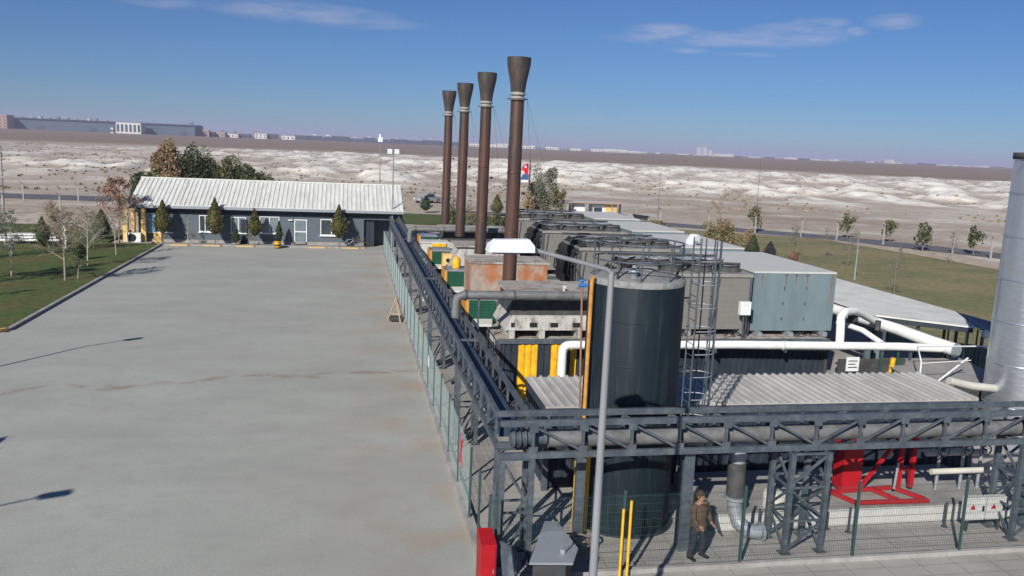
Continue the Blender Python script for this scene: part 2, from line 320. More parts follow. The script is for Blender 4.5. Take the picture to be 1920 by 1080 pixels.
def corr_y(x0, x1, y, z0, z1, pitch=.28, dep=.04, mb=None, pick=None):
    """vertical trapezoid sheet facing -Y"""
    mb = mb or MB(); n = max(1,int((x1-x0)/pitch)); w = (x1-x0)/n
    for i in range(n):
        a = x0+i*w; xs = [a,a+w*.3,a+w*.42,a+w*.88,a+w]; ys = [y,y,y-dep,y-dep,y]; mi = pick(a+w/2) if pick else 0
        for j in range(4): mb.add([(xs[j],ys[j],z0),(xs[j+1],ys[j+1],z0),(xs[j+1],ys[j+1],z1),(xs[j],ys[j],z1)], [(0,1,2,3)], mi)
    return mb
def corr_x(y0, y1, x, z0, z1, pitch=.28, dep=.04, mb=None, sgn=-1, mi=0):
    mb = mb or MB(); n = max(1,int((y1-y0)/pitch)); w = (y1-y0)/n
    for i in range(n):
        a = y0+i*w; ys = [a,a+w*.3,a+w*.42,a+w*.88,a+w]; xs = [x,x,x+sgn*dep,x+sgn*dep,x]
        for j in range(4): mb.add([(xs[j],ys[j],z0),(xs[j+1],ys[j+1],z0),(xs[j+1],ys[j+1],z1),(xs[j],ys[j],z1)], [(0,1,2,3)], mi)
    return mb
def corr_roof(x0, x1, ya, za, yb, zb, pitch=.3, h=.045, mb=None, mi=0):
    """roof sheet, ribs running from (ya,za) to (yb,zb), with a little thickness"""
    mb = mb or MB(); n = max(1,int((x1-x0)/pitch)); w = (x1-x0)/n; prof = []
    for i in range(n):
        a = x0+i*w; prof += [(a,0),(a+w*.62,0),(a+w*.70,h),(a+w*.92,h)]
    prof.append((x1,0)); k = len(prof)
    vs = [(x,ya,za+z) for x,z in prof]+[(x,yb,zb+z) for x,z in prof]+[(x,ya,za-.05) for x,z in prof]+[(x,yb,zb-.05) for x,z in prof]
    fs = [(i,i+1,k+i+1,k+i) for i in range(k-1)]+[(2*k+i,2*k+i+1,i+1,i) for i in range(k-1)]+[(3*k+i+1,3*k+i,k+i,k+i+1) for i in range(k-1)]
    return mb.add(vs, fs, mi)
def arc(c, r, a0, a1, n, ax='xz'):
    out = []
    for i in range(n+1):
        t = a0+(a1-a0)*i/n; u, v = r*math.cos(t), r*math.sin(t)
        out.append({'xz':(c[0]+u,c[1],c[2]+v),'xy':(c[0]+u,c[1]+v,c[2]),'yz':(c[0],c[1]+u,c[2]+v)}[ax])
    return out
exec_later = []
# ------------------------------------------------------------------ terrain (one sheet to the horizon)
def sstep(a, b, x):
    t = max(0, min(1, (x-a)/(b-a))); return t*t*(3-2*t)
def relief(x, y):
    r = math.hypot(x-CAM.x, y-CAM.y)
    dx = max(-170-x, 0, x-112); dy = max(-60-y, 0, y-150); d = math.hypot(dx, dy); e = sstep(4, 90, d)
    q = Vector((x, y, 0)); n1 = noise.fractal(q*.03, 1, 2, 5); n2 = noise.noise(q*.006)
    band = sstep(185, 260, r+30*n2)*(1-sstep(570, 690, r+60*n2)); left = sstep(-260, 40, x+60*n2)
    s = band*(.18+.82*left)*min(1, max(0, .72+1.1*noise.noise(q*.0085+Vector((5,3,0)))+.3*left))
    rg = sstep(-.15, .75, noise.noise(Vector((x*.062, y*.034, 3)))+.6*noise.noise(Vector((x*.15, y*.10, 9))))
    h = e*(1-sstep(600, 900, r))*(.45*n1+.25*noise.noise(q*.2)+s*(2.1*rg+.5*noise.noise(q*.3))) + .9*e*sstep(150,300,r)*(1-sstep(600,900,r))*n2 + 6.5*sstep(500, 1900, r)
    s = s*(.12+.88*sstep(.06,.42,rg))
    return h, s, sstep(600, 740, r+90*n2)
def terrain():
    va = math.atan2(Fv.y, Fv.x); angs = []; k = -46
    while k <= 46: angs.append(math.radians(k)); k += .22
    k = 50
    while k <= 310: angs.append(math.radians(k)); k += 6
    rad = [0.0, 20, 60, 110, 140]; r = 140
    while r < 9000: r *= 1.0105 if r < 900 else 1.05; rad.append(r)
    vs = []; fs = []; sp = []; fa = []; n = len(angs)
    for r in rad:
        for a in angs:
            x = CAM.x+r*math.cos(va-a); y = CAM.y+r*math.sin(va-a)
            h, s, f_ = relief(x, y)
            vs.append((x, y, h-.06)); sp.append(s); fa.append(f_)
    for i in range(len(rad)-1):
        for j in range(n): fs.append((i*n+j, i*n+(j+1)%n, (i+1)*n+(j+1)%n, (i+1)*n+j))
    mb = MB(); mb.v = vs; mb.f = fs; mb.m = [0]*len(fs); mb.sm = [True]*len(fs)
    o = struct('ground', mb, 'steppe')
    for nm, dat in (('spoil', sp), ('far', fa)):
        at = o.data.attributes.new(nm, 'FLOAT', 'POINT'); at.data.foreach_set('value', dat)
    if o.data.polygons[n*5].normal.z < 0: o.data.flip_normals()
terrain()
D('scrub_olive', (.20,.175,.11), .95, 0, .3, .1)
D('scrub_tan', (.34,.28,.21), .95, 0, .3, .1)
def scrub():
    mb = MB(); random.seed(5); k = 0
    while k < 5000:
        r = 150+430*random.random()**1.3; a = math.atan2(Fv.y, Fv.x)+math.radians(random.uniform(-42,42)); x = CAM.x+r*math.cos(a); y = CAM.y+r*math.sin(a)
        if y < 150 and -172 < x < 112: continue
        q = noise.noise(Vector((x*.02,y*.02,7)))
        if random.random() > .5+1.4*q: continue
        h, s_, f_ = relief(x, y)
        if s_ > .5 and random.random() < .7: continue
        w = random.uniform(.15,.5); z = h-.1; t = random.uniform(0,3.1); mi = 0 if random.random() < .6 else 1
        for j in range(3):
            u = Vector((math.cos(t+j*1.05), math.sin(t+j*1.05), 0))*w; mb.add([(x-u.x,y-u.y,z),(x+u.x,y+u.y,z),(x+u.x*.6,y+u.y*.6,z+w*.8),(x-u.x*.5,y-u.y*.5,z+w*.95)],[(0,1,2,3)],mi)
        k += 1
    tag(mb.build('scrub',['scrub_olive','scrub_tan']), kind='stuff')
scrub()
def sheet(name, poly, z, m):
    mb = MB(); mb.add([(x,y,z) for x,y in poly], [tuple(range(len(poly)))]); o = struct(name, mb, m)
    if o.data.polygons[0].normal.z < 0: o.data.flip_normals()
sheet('parking_lot', [(-19.55,45),(-32,45),(-60,30),(-60,-30),(-.1,-30),(-.1,82.5),(-19.6,82.5)], 0, 'lot')
sheet('paved_yard', [(-.1,-30),(40,-30),(40,24),(27,38),(26,75),(8,78),(8,82.4),(-.1,82.4)], .004, 'paving')
sheet('lawn', [(-19.75,45.1),(-19.75,81),(-24.3,81.2),(-24.6,92),(-34,96),(-75,96),(-75,45.1)], .09, 'lawn')
sheet('far_lawn', [(2.2,107),(12,105),(26,104),(27,119),(2.2,123)], .0, 'lawn')
sheet('right_lawn', [(26.2,76),(27.2,38),(40,24.2),(62,24.2),(60,68),(58.5,84),(55.5,100),(40,108),(27,104),(10,104),(8.2,79)], -.004, 'lawn_dry')
sheet('verge', [(60.2,24),(70,24),(68,60),(64,84),(58,99),(52,104.5),(40,112),(27,117.5),(27,104.5),(40,108.2),(55.7,100.3),(58.8,84),(60.3,68)], -.012, 'gravelband')
# perimeter road
def ribbon(name, pts, w, z, m):
    mb = MB(); L_ = []; R2 = []
    for i, p in enumerate(pts):
        a = Vector(pts[max(0,i-1)]); b = Vector(pts[min(len(pts)-1,i+1)]); d = (b-a).normalized(); nrm = Vector((-d.y, d.x))
        p = Vector(p); L_.append(p+nrm*w/2); R2.append(p-nrm*w/2)
    for i in range(len(pts)-1): mb.add([(*R2[i],z),(*R2[i+1],z),(*L_[i+1],z),(*L_[i],z)], [(0,1,2,3)])
    return struct(name, mb, m)
ribbon('road', [(-170,147),(-120,141),(-80,137.5),(-45,135.5),(-20,133)], 9, -.02, 'asphalt')
ribbon('right_road', [(12,128),(30,121.5),(38,117.5),(47,111),(58,102.5),(66,92),(72,82),(80,62),(88,40)], 6.5, -.008, 'asphalt')
sheet('dirt_yard', [(-20,97),(2,97),(2,123.2),(12,122),(27,119),(29,126),(12,131),(10,160),(-40,160),(-40,131),(-24,131)], -.026, 'gravelband')
# kerbs
mb = MB(); mb.box(-19.75,-19.55,45.4,81.6,-.02,.14); mb.bar((-19.65,45.4,.06),(-21.8,42.2,.06),.2,.16); mb.bar((-21.8,42.2,.06),(-26,40,.06),.2,.16)
struct('lawn_kerb', mb, 'kerb')
mb = MB(); mb.bar((-19.75,45.25,.085),(-21.7,42.35,.085),.23,.17); struct('painted_kerb', mb, 'kerbyellow')
mb = MB(); mb.box(-.12,.12,-20,78,-.02,.16); mb.box(.12,40,18.38,18.56,-.02,.12); struct('fence_plinth', mb, 'kerb')
mb = MB(); mb.box(-19.6,-1.6,80.75,80.9,-.02,.12); mb.box(-19.6,-1.6,80.9,82.68,-.02,.05); struct('planting_strip', mb, 'concrete')
for i, (x, d) in enumerate([(-18.05,'before the leftmost cone-shaped cypress'),(-15.26,'in front of the second cone-shaped cypress'),(-12.34,'in front of the thin third cypress'),(-5.95,'left of the fourth cypress by the white screen door'),(-2.9,'nearest the dark garage opening')]):
    m_ = MB(); m_.box(x-.75,x+.75,80.5,80.74,0,.13); tag(m_.build('kerb_stone','kerbyellow',loc=(x,80.6,0)), 'yellow painted kerb stone '+d, 'kerb stone', 'yellow kerb stones along the office front')

# ------------------------------------------------------------------ plants
def branch_tree(mb, base, h, spread, r=.06, n1=9, n2=6, n3=3, mi=0, up=.6, start=.3):
    b = Vector(base); top = b+Vector((random.uniform(-.1,.1)*h*.3, random.uniform(-.1,.1)*h*.3, h*.92)); mb.tube([b, b.lerp(top,.5)+Vector((random.uniform(-.04,.04)*h,0,0)), top], [r,r*.7,r*.15], 6, mi)
    ends = []
    for i in range(n1):
        t = start+(1-start)*(i+random.random())/n1*.95; p = b.lerp(top, t); a = random.uniform(0,6.28); L_ = spread*(1.15-t)*random.uniform(.7,1.2)+.15
        d = Vector((math.cos(a), math.sin(a), up+random.uniform(-.1,.5))).normalized(); q = p+d*L_; mb.tube([p,p.lerp(q,.5)+Vector((0,0,.04*L_)),q], [r*.42,r*.3,r*.12], 4, mi, caps=False)
        for j in range(n2):
            s_ = p.lerp(q, random.uniform(.3,1)); dd = (d+Vector((random.gauss(0,.6),random.gauss(0,.6),random.gauss(.2,.5)))).normalized(); e = s_+dd*L_*random.uniform(.3,.6); mb.tube([s_,e],[r*.2,r*.08],3,mi,caps=False)
            for k in range(n3):
                s2 = s_.lerp(e, random.uniform(.3,1)); e2 = s2+(dd+Vector((random.gauss(0,.7),random.gauss(0,.7),random.gauss(.1,.5)))).normalized()*L_*random.uniform(.15,.35); mb.tube([s2,e2],[r*.12,r*.06],3,mi,caps=False); ends.append(e2)
            ends.append(e)
    return ends
def bare_tree(x, y, h, spread, label, wood='twig', leaf=None, nl=0, ls=.12, cat='bare tree', group=None, z=0, r=.06, nm='bare_tree', dens=1, start=.3):
    t = root(nm, (x,y,z), label, cat, group); mb = MB(); ends = branch_tree(mb, (x,y,z), h, spread, r, int(9*dens), int(6*dens), 3, start=start); mb.build('trunk', wood, t)
    if leaf:
        c = MB(); 
        for _ in range(nl):
            e = random.choice(ends); c.leaves(1, lambda: e+Vector((random.gauss(0,.12),random.gauss(0,.12),random.gauss(0,.12)))*spread*.5, ls)
        c.build('crown', leaf, t)
    return t
def leafy_tree(x, y, h, rx, ry, label, leaf='leaf_green', wood='bark', n=1500, ls=.35, z=0, lean=0, cat='tree', group=None, base=.15, clumps=14, nm='leafy_tree', leaf2=None):
    t = root(nm, (x,y,z), label, cat, group); mb = MB(); mb.tube([(x,y,z),(x+.1,y,z+h*.4),(x+lean,y,z+h*.85)],[h*.022,h*.016,h*.006],7)
    for i in range(10):
        a = random.uniform(0,6.28); t0 = random.uniform(.25,.75); mb.tube([(x+.05,y,z+h*t0*.8),(x+math.cos(a)*rx*.7,y+math.sin(a)*ry*.7,z+h*min(.95,t0+.2))],[h*.009,h*.003],4,0,caps=False)
    mb.build('trunk', wood, t); cl = []
    for i in range(int(clumps*1.3)):
        a = random.uniform(0,6.28); rr = math.sqrt(random.random())*.8; zz = random.uniform(base+.12,.9); k = math.sqrt(max(.15,1-((zz-.5)/.62)**2)); cl.append((x+lean*zz+math.cos(a)*rr*rx*k, y+math.sin(a)*rr*ry*k, z+h*zz, random.uniform(.22,.42)))
    def pt():
        c = random.choice(cl); s_ = c[3]; d = Vector((random.gauss(0,1),random.gauss(0,1),random.gauss(0,1))).normalized()*random.uniform(.55,1.05)
        p = (c[0]+d.x*rx*s_, c[1]+d.y*ry*s_, c[2]+d.z*h*.5*s_); return p if p[2] > z+.15 else None
    cr = MB(); cr.leaves(n, pt, ls)
    if leaf2: 
        cr.leaves(n//3, pt, ls, 1)
    cr.build('crown', [leaf, leaf2] if leaf2 else leaf, t); return t
def cypress(x, y, h, r, stem, label, group=None, leaf='leaf_thuja', n=1500, ls=.16, nm='cone_cypress', cat='cypress'):
    t = root(nm, (x,y,0), label, cat, group); mb = MB(); mb.tube([(x,y,0),(x,y,stem+.5)],.05,6); mb.build('trunk','bark',t)
    def prof(u): return r*(math.sin(min(1,(u+.05)/.38)*PI/2) if u < .33 else 1-((u-.33)/.67)**1.15*.98)
    def pt():
        u = random.random()**1.15; a = random.uniform(0,6.28); k = prof(u)*random.uniform(.72,1.06)*(1+.1*math.sin(a*3+x)); return (x+math.cos(a)*k, y+math.sin(a)*k, stem+u*(h-stem))
    c = MB(); c.leaves(n, pt, ls, droop=.3); c.lathe((x,y,stem),[(.02,0)]+[(prof(u/8)*.72,u/8*(h-stem)) for u in range(1,8)]+[(.01,(h-stem)*.97)],10,cap=False); c.build('crown', leaf, t); return t

# office cypresses
cypress(-19.52,81.25,4.0,.78,1.1,'cone-shaped clipped cypress leftmost in front of the grey office, beside the blue poster',group='clipped cypresses along the office front')
cypress(-15.05,81.25,4.35,.80,1.05,'tallest cone-shaped cypress in front of the first white-framed office window',group='clipped cypresses along the office front')
cypress(-11.6,81.2,3.45,.62,1.0,'small thin brownish cypress in front of the middle office windows',group='clipped cypresses along the office front')
cypress(-4.03,81.2,4.0,.80,1.0,'cone-shaped cypress right of the white screen door of the office',group='clipped cypresses along the office front')
cypress(-9.45,81.5,2.3,.38,.5,'narrow dark young cypress standing behind the yellow bin',leaf='leaf_dark',n=500)
cypress(-13.3,81.6,1.5,.4,.25,'knee-high dark shrub against the office wall under the sliding window',leaf='leaf_dark',n=400,nm='shrub',cat='shrub')
cypress(2.6,129,3.2,1.0,.5,'round brown-green clipped shrub nearest the parked pickup',n=700,ls=.22,group='clipped shrubs on the far lawn')
cypress(7.9,124.5,2.5,.9,.4,'dark clipped shrub just left of the farthest rusty chimney',n=600,ls=.22,leaf='leaf_dark',group='clipped shrubs on the far lawn')
cypress(18.0,122,3.1,1.0,.4,'olive clipped shrub between the two nearest chimneys',n=700,ls=.22,group='clipped shrubs on the far lawn')
cypress(1.9,84.5,2.9,.7,.3,'brown-green shrub at the right end of the office, behind the pipe bridge',n=700,ls=.18,nm='shrub',cat='shrub')
cypress(2.4,78.5,2.2,.6,.2,'low olive shrub inside the yard at the far end of the pipe bridge',n=600,ls=.18,nm='shrub',cat='shrub',leaf='leaf_olive')
for x, d in [(-12.0,'left of the white door posts'),(-2.2,'right of the fourth cypress'),(-16.9,'between the first two cypresses')]:
    bare_tree(x,81.3,1.0,.5,'low dry twiggy bush on the planting strip '+d,leaf='leaf_olive',nl=120,ls=.09,r=.02,nm='dry_bush',cat='bush',start=.05)
bare_tree(-17.35,81.0,2.9,.35,'slim bare sapling on the planting strip before the office, pale trunk',wood='barkpale',leaf='leaf_grey',nl=60,ls=.1,r=.04)
# trees left of and behind the office
leafy_tree(-23.0,102,8.6,2.6,2.4,'tall green tree at the left of the clump behind the office roof','leaf_green',n=8000,ls=.26,clumps=20,base=.05,leaf2='leaf_olive')
leafy_tree(-22.6,99,9.0,1.9,1.8,'tan autumn-leaved tree rising highest behind the office roof','leaf_tan',n=5200,ls=.24,clumps=18,base=.02,leaf2='leaf_red')
leafy_tree(-20.3,101,8.3,2.0,2.2,'dark green tree just right of the tan tree behind the office roof','leaf_dark',n=6500,ls=.25,clumps=20,leaf2='leaf_green')
leafy_tree(-17.7,102,7.9,2.9,2.4,'round willow-green tree behind the middle of the office roof','leaf_green',n=9500,ls=.22,clumps=24,leaf2='leaf_olive')
leafy_tree(-15.2,102.5,7.2,2.6,2.2,'lower olive willow near the right end of the clump behind the roof','leaf_green',n=7500,ls=.22,clumps=20,leaf2='leaf_dark')
leafy_tree(-12.9,103,5.9,1.6,1.8,'lowest dark willow at the right end of the clump behind the roof','leaf_dark',n=4500,ls=.22,clumps=16,leaf2='leaf_green')
leafy_tree(-25.6,101,5.6,1.6,2,'low grey-green bush tree at the left end of the clump behind the office','leaf_dark',n=3500,ls=.24,clumps=12,leaf2='leaf_grey')
bare_tree(-23.1,80.6,6.2,2.2,'reddish autumn tree overhanging the left end of the office roof',wood='twigred',leaf='leaf_red',nl=1500,ls=.17,r=.08,nm='autumn_tree',cat='tree',dens=1.5)
bare_tree(-22.0,79.2,5.6,1.4,'leafless pale-trunked tree at the left corner of the office',wood='barkpale',leaf='leaf_grey',nl=120,ls=.12,r=.06,dens=1.2)
# saplings on the left lawn
sap = [(-21.5,60.3,4.9,1.7,'largest bare spreading tree on the left lawn near the kerb','twig','leaf_olive',260,.08),
 (-21.9,66.8,4.4,1.6,'leaning bare tree behind the largest one on the left lawn','barkpale','leaf_olive',220,.06),
 (-20.9,60.9,2.0,.5,'tiny leafy sapling beside the kerb right of the largest bare tree','barkpale','leaf_green',160,.03),
 (-25.3,61.9,4.6,.9,'upright grey-green sapling on the left lawn, second from the edge','barkpale','leaf_grey',420,.05),
 (-27.4,58.9,5.2,1.1,'tall thin sapling nearest the left edge of the lawn','barkpale','leaf_grey',380,.06),
 (-24.0,53.9,1.9,.45,'short green sapling in the foreground of the left lawn','barkpale','leaf_green',150,.03),
 (-21.5,73.1,4.3,.8,'thin bare sapling close to the office corner on the lawn','barkpale','leaf_olive',60,.04),
 (-26.5,74,4.2,1.7,'bushy bare tree far back on the left lawn, tan twigs','twig','leaf_tan',260,.06),
 (-29.5,70,4.6,1.5,'bare orange-leaved tree at the back left of the lawn','twig','leaf_tan',320,.06),
 (-24.2,77,3.0,1.3,'low bare bush tree at the back of the lawn near the parked pipes','twig','leaf_olive',260,.05),
 (-32.5,66,4.8,1.4,'bare tree partly cut off by the left picture edge','twig','leaf_grey',200,.06)]
for x,y,h,s_,lb,w_,lf,nl,r_ in sap: bare_tree(x,y,h,s_*1.15,lb,wood=w_,leaf=lf,nl=int(nl*1.6),ls=.12,r=r_,z=.05,dens=1.9 if h > 3.5 else 1.3,nm='young_tree',cat='young tree',group='young trees on the left lawn')
for x,y,h,s_,lb in [(-23.3,70.2,1.5,.35,'dark conical seedling in the middle of the left lawn'),(-28.3,77.5,2.6,.8,'dark green bush at the back left corner of the lawn'),(-25.4,84.0,2.8,1.1,'dark green bush left of the yellow office porch')]:
    cypress(x,y,h,s_,.2,lb,leaf='leaf_dark',n=600,nm='shrub',cat='shrub')
bare_tree(-19.3,22.0,5.4,1.5,'young tree beside the near yard, outside the left picture edge, casting a leafy shadow',leaf='leaf_grey',nl=900,ls=.2,r=.06,nm='young_tree',cat='young tree')
bare_tree(-22.0,31.6,4.2,1.0,'small young tree beside the yard, outside the left picture edge',leaf='leaf_grey',nl=400,ls=.2,r=.05,nm='young_tree',cat='young tree')
bare_tree(-26.2,57.8,5.6,1.8,'full-crowned young tree whose shadow falls across the kerb',leaf='leaf_olive',nl=1400,ls=.16,dens=1.8,r=.07,nm='young_tree',cat='young tree')
# trees beyond the plant
leafy_tree(6.4,80,6.5,.85,.85,'slim pale green poplar between the two farthest chimneys','leaf_green',n=900,ls=.2,leaf2='leaf_olive',nm='poplar',base=.05)
leafy_tree(8.0,79,5.0,.95,.95,'thin olive poplar right of the second chimney','leaf_olive',n=500,ls=.2,nm='poplar',base=.05)
leafy_tree(7.7,86,3.6,1.1,1.1,'round dark bush low between the second and third chimneys','leaf_dark',n=900,ls=.25,nm='bush',cat='bush')
leafy_tree(10.6,82,3.6,1.2,1.2,'low green bush between the third and fourth chimneys','leaf_green',n=800,ls=.25,nm='bush',cat='bush')
leafy_tree(25.3,124,7.4,2.2,2.2,'large grey-green willow beside the flag mast','leaf_grey',n=5000,ls=.24,leaf2='leaf_olive',clumps=20,base=.02,nm='willow')
leafy_tree(27.6,123,4.4,1.5,1.5,'lower olive bush at the right of the willow','leaf_olive',n=900,ls=.28,nm='bush',cat='bush')
leafy_tree(22.6,122,4.0,1.0,1.0,'small autumn bush left of the flag mast','leaf_tan',n=500,ls=.28,nm='bush',cat='bush')
bare_tree(37.6,89.5,6.2,2.0,'feathery reddish bare tree above the pale container roofs',wood='twig',leaf='leaf_tan',nl=500,ls=.13,r=.06,dens=1.4)
leafy_tree(36.3,86,3.4,2.5,2.0,'wide olive autumn bush behind the pale container roofs','leaf_olive',n=2200,ls=.2,leaf2='leaf_tan',nm='bush',cat='bush',base=0)
leafy_tree(38.5,84,2.4,1.2,1.0,'low orange bush right of the wide olive bush','leaf_tan',n=700,ls=.2,nm='bush',cat='bush',base=0,leaf2='leaf_olive')
leafy_tree(31,93,2.5,2.4,1.4,'low dark hedge clump behind the farthest container roofs','leaf_olive',n=900,ls=.22,nm='bush',cat='bush',base=0,leaf2='leaf_red')
cypress(37.9,81.6,2.1,.75,.1,'short dark green conifer at the edge of the right lawn',leaf='leaf_dark',n=600,nm='conifer')
cypress(38.3,78.7,1.7,.72,.1,'dark purple-brown bush beside the short conifer',leaf='trousers',n=500,nm='bush',cat='bush')
cypress(39.3,75.8,1.2,.5,.1,'small reddish bush on the right lawn, nearest the white shed roof',leaf='leaf_red',n=350,nm='bush',cat='bush')
rs = [(39.8,77.5,3.6,1.0,'bare grey sapling between the dark bushes on the right lawn'),(43.5,73.2,3.4,.8,'bare sapling left of the lawn lamp post'),(45.2,80,3.4,.8,'thin bare sapling in the middle of the right lawn'),
 (37.6,57.6,4.2,.6,'tall bare stem at the lower part of the right lawn'),(57.8,77.4,3.4,.7,'leaning bare sapling far right on the lawn'),(41.5,79.5,3.6,.9,'bare twiggy tree right of the small conifer'),(52.5,86,2.6,.6,'short green sapling left of the lawn lamp post'),(44.6,52,4.2,.5,'bare stem near the silver stack')]
for x,y,h,s_,lb in rs: bare_tree(x,y,h,s_,lb,wood='bark',leaf='leaf_grey',nl=110,ls=.11,r=.035,dens=1.4,nm='young_tree',cat='young tree',group='young trees on the right lawn')
for x,y,h,lb in [(60.9,101.2,3.2,'green roadside bush tree left of the bent posts'),(64.6,97.5,3.0,'leafy roadside tree between two bent concrete posts'),(62.3,88.0,3.4,'dark roadside pine right of the middle bent posts'),(67.0,85.5,3.2,'roadside pine farthest right before the silver stack'),(51.2,107.8,3.4,'sparse roadside tree at the far end of the right lawn')]:
    leafy_tree(x,y,h,1.1,1.1,lb,'leaf_dark' if 'pine' in lb else 'leaf_green',n=420,ls=.26,leaf2='leaf_olive',nm='roadside_tree',group='small trees along the perimeter road')

# ------------------------------------------------------------------ perimeter fence posts (bent tops)
def cpost(): 
    mb = MB(); mb.bar((0,0,-.1),(0,0,2.2),.16,.16); mb.bar((0,0,2.16),(-.35,-.25,2.62),.13,.13); return mb.build('fence_post','kerb')
cp = None; pl = []
RP = [(27.5,118.6),(33.5,116.0),(39.5,113.0),(45,109.2),(50,105.4),(54.5,101.5),(57.8,98.6),(61.4,94.2),(63.2,90.2),(65,86.4),(66.6,82.3),(68.2,78.2),(69.7,74.2),(71.2,70)]
LP_ = [(-66+6.0*i, 106.5+.2*i) for i in range(7)]+[(-75+7*i,128.5) for i in range(8)]
for i,(x,y) in enumerate(RP+LP_):
    if cp is None: o = cp = cpost()
    else: o = cp.copy(); COL.objects.link(o)
    o.location = (x,y,0)
    if i < len(RP): tag(o, ['concrete fence post with bent top by the perimeter road, number %d from the gatehouse counting rightwards'%(i+1)][0].replace('number %d'%(i+1), ['nearest','second','third','fourth','fifth','sixth','seventh','eighth','ninth','tenth','eleventh','twelfth','thirteenth','fourteenth'][i]), 'fence post', 'bent concrete posts beside the right-hand road')
    else: tag(o, 'pale concrete fence post with bent top on the steppe left of the office', 'fence post', 'bent concrete posts left of the office')

# ------------------------------------------------------------------ city on the horizon
def azx(px, Y):
    d = Fv*1600+Rv*(px-960)+Uv*(540-265); return CAM.x+d.x*(Y-CAM.y)/d.y
def far_building(px0, px1, Y, h, m, label, group, roof='flat', nm='distant_building', cat='distant building', dep=30, z=6.2):
    x0, x1 = azx(px0, Y), azx(px1, Y); t = root(nm, ((x0+x1)/2,Y,z), label, cat, group); mb = MB(); mb.box(x0,x1,Y,Y+dep,z-2,z+h); mb.build('wall', m, t); r = MB()
    if roof == 'gable':
        xm = (x0+x1)/2; r.add([(x0-1,Y-1,z+h),(x1+1,Y-1,z+h),(x1+1,Y+dep+1,z+h),(x0-1,Y+dep+1,z+h),(x0-1,Y+dep/2,z+h*1.3),(x1+1,Y+dep/2,z+h*1.3)], [(0,1,5,4),(3,4,5,2),(0,4,3),(1,2,5),(0,3,2,1)])
    else: r.box(x0+.5,x1-.5,Y+.5,Y+dep-.5,z+h+.01,z+h+.8)
    r.build('roof', 'citygrey', t); w = MB(); n = max(2,int((x1-x0)/6)); fl = max(1,int(h/4))
    for k in range(fl):
        for j in range(n):
            xx = x0+(j+.5)*(x1-x0)/n; w.box(xx-1.2,xx+1.2,Y-.15,Y-.02,z+.8+k*h/fl,z+.8+k*h/fl+h/fl*.45)
    tag(w.build('window','citydark',t), kind='stuff') if fl*n > 1 else None
    return t
wh = root('warehouse', (azx(190,1480),1480,6), 'very long grey-blue warehouse on the left horizon', 'warehouse')
x0, x1 = azx(14,1480), azx(366,1480); mb = MB(); mb.box(x0,x1,1480,1560,3,6+15); mb.build('wall','warehouse',wh)
mb = MB(); mb.add([(x0-2,1478,21),(x1+2,1478,21),(x1+2,1562,21),(x0-2,1562,21),(x0-2,1520,23.5),(x1+2,1520,23.5)],[(0,1,5,4),(3,4,5,2),(0,4,3),(1,2,5),(0,3,2,1)]); mb.build('roof','citydark',wh)
for px in (78,175,290,345):
    mb = MB(); xx = azx(px,1480); mb.box(xx-5,xx+5,1479.6,1479.9,6,11.5); mb.build('loading_door','citydark',wh)
wo = root('office_block', (azx(241,1440),1440,6), 'bright white office block in front of the long warehouse', 'building')
x0, x1 = azx(218,1440), azx(265,1440); mb = MB(); mb.box(x0,x1,1440,1470,3,22); mb.build('wall','citywhite',wo)
for k in range(6):
    mb = MB(); xx = x0+(k+.5)*(x1-x0)/6; mb.box(xx-1.6,xx+1.6,1439.6,1439.9,8,19); mb.build('window','citydark',wo)
far_building(-20,15,1450,19,'citybrick','beige building at the far left edge of the horizon',None)
far_building(208,213,1420,7,'citywhite','tiny white kiosk left of the white office block on the horizon',None,dep=8)
far_building(354,361,1900,26,'citygrey','slim grey tower above the right end of the long warehouse',None,dep=12,nm='distant_tower',cat='tower')
random.seed(11)
for i,(a,b,h,m) in enumerate([(372,392,9,'citybrick'),(394,402,7,'citydark'),(404,422,7,'citybrick'),(426,447,5,'citywhite'),(447,470,6,'citydark'),(478,500,8,'citywhite'),(503,520,8,'citydark'),(528,553,6,'citywhite')]):
    far_building(a,b,1500+10*i,h,m,['pinkish brick shed just right of the long warehouse','dark gap building between two brick sheds','low brick shed with flat roof right of the long warehouse','low white shed left of the dark shed row','small dark shed among the white sheds','white two-storey block left of the dark row','dark blue block beside the white two-storey block','long low white shed before the dark row'][i],None,dep=20)
px = 555
while px < 872:
    w_ = random.uniform(14,34); far_building(px,px+w_,1700,random.uniform(6,9.5),'citydark','low dark blue factory hall in the row left of the chimneys on the horizon','dark factory halls on the horizon'); 
    if random.random() < .7: far_building(px+w_*.3,px+w_*.3+random.uniform(3,8),1740,random.uniform(9.5,13),'citywhite','tiny pale block rising behind the dark factory halls','pale blocks behind the dark halls',dep=12)
    px += w_+random.uniform(0,3)
px = 872
while px < 1185:
    w_ = random.uniform(8,26); far_building(px,px+w_,1900,random.uniform(5,9) if px < 1030 else random.uniform(4,7),random.choice(['citywhite','citywhite','citywhite','citygrey']),'low white block in the bright row behind the chimneys on the horizon','white blocks in the bright horizon row',dep=20); px += w_+random.uniform(0,4)
while px < 1890:
    w_ = random.uniform(5,20); far_building(px,px+w_,2500,random.uniform(2,6),random.choice(['citywhite','citygrey','citywhite','citydark']),'tiny pale building on the right part of the horizon','tiny buildings on the right horizon',dep=20); px += w_+random.uniform(1,16)
px = 20
while px < 560:
    w_ = random.uniform(2,6); far_building(px,px+w_,2600,random.uniform(27,33)if px<215 else random.uniform(10,17),random.choice(['citywhite','citygrey','citybrick']),'faint apartment tower far behind the warehouse on the left horizon','faint apartment towers on the left horizon',dep=18); px += w_+random.uniform(3,22)
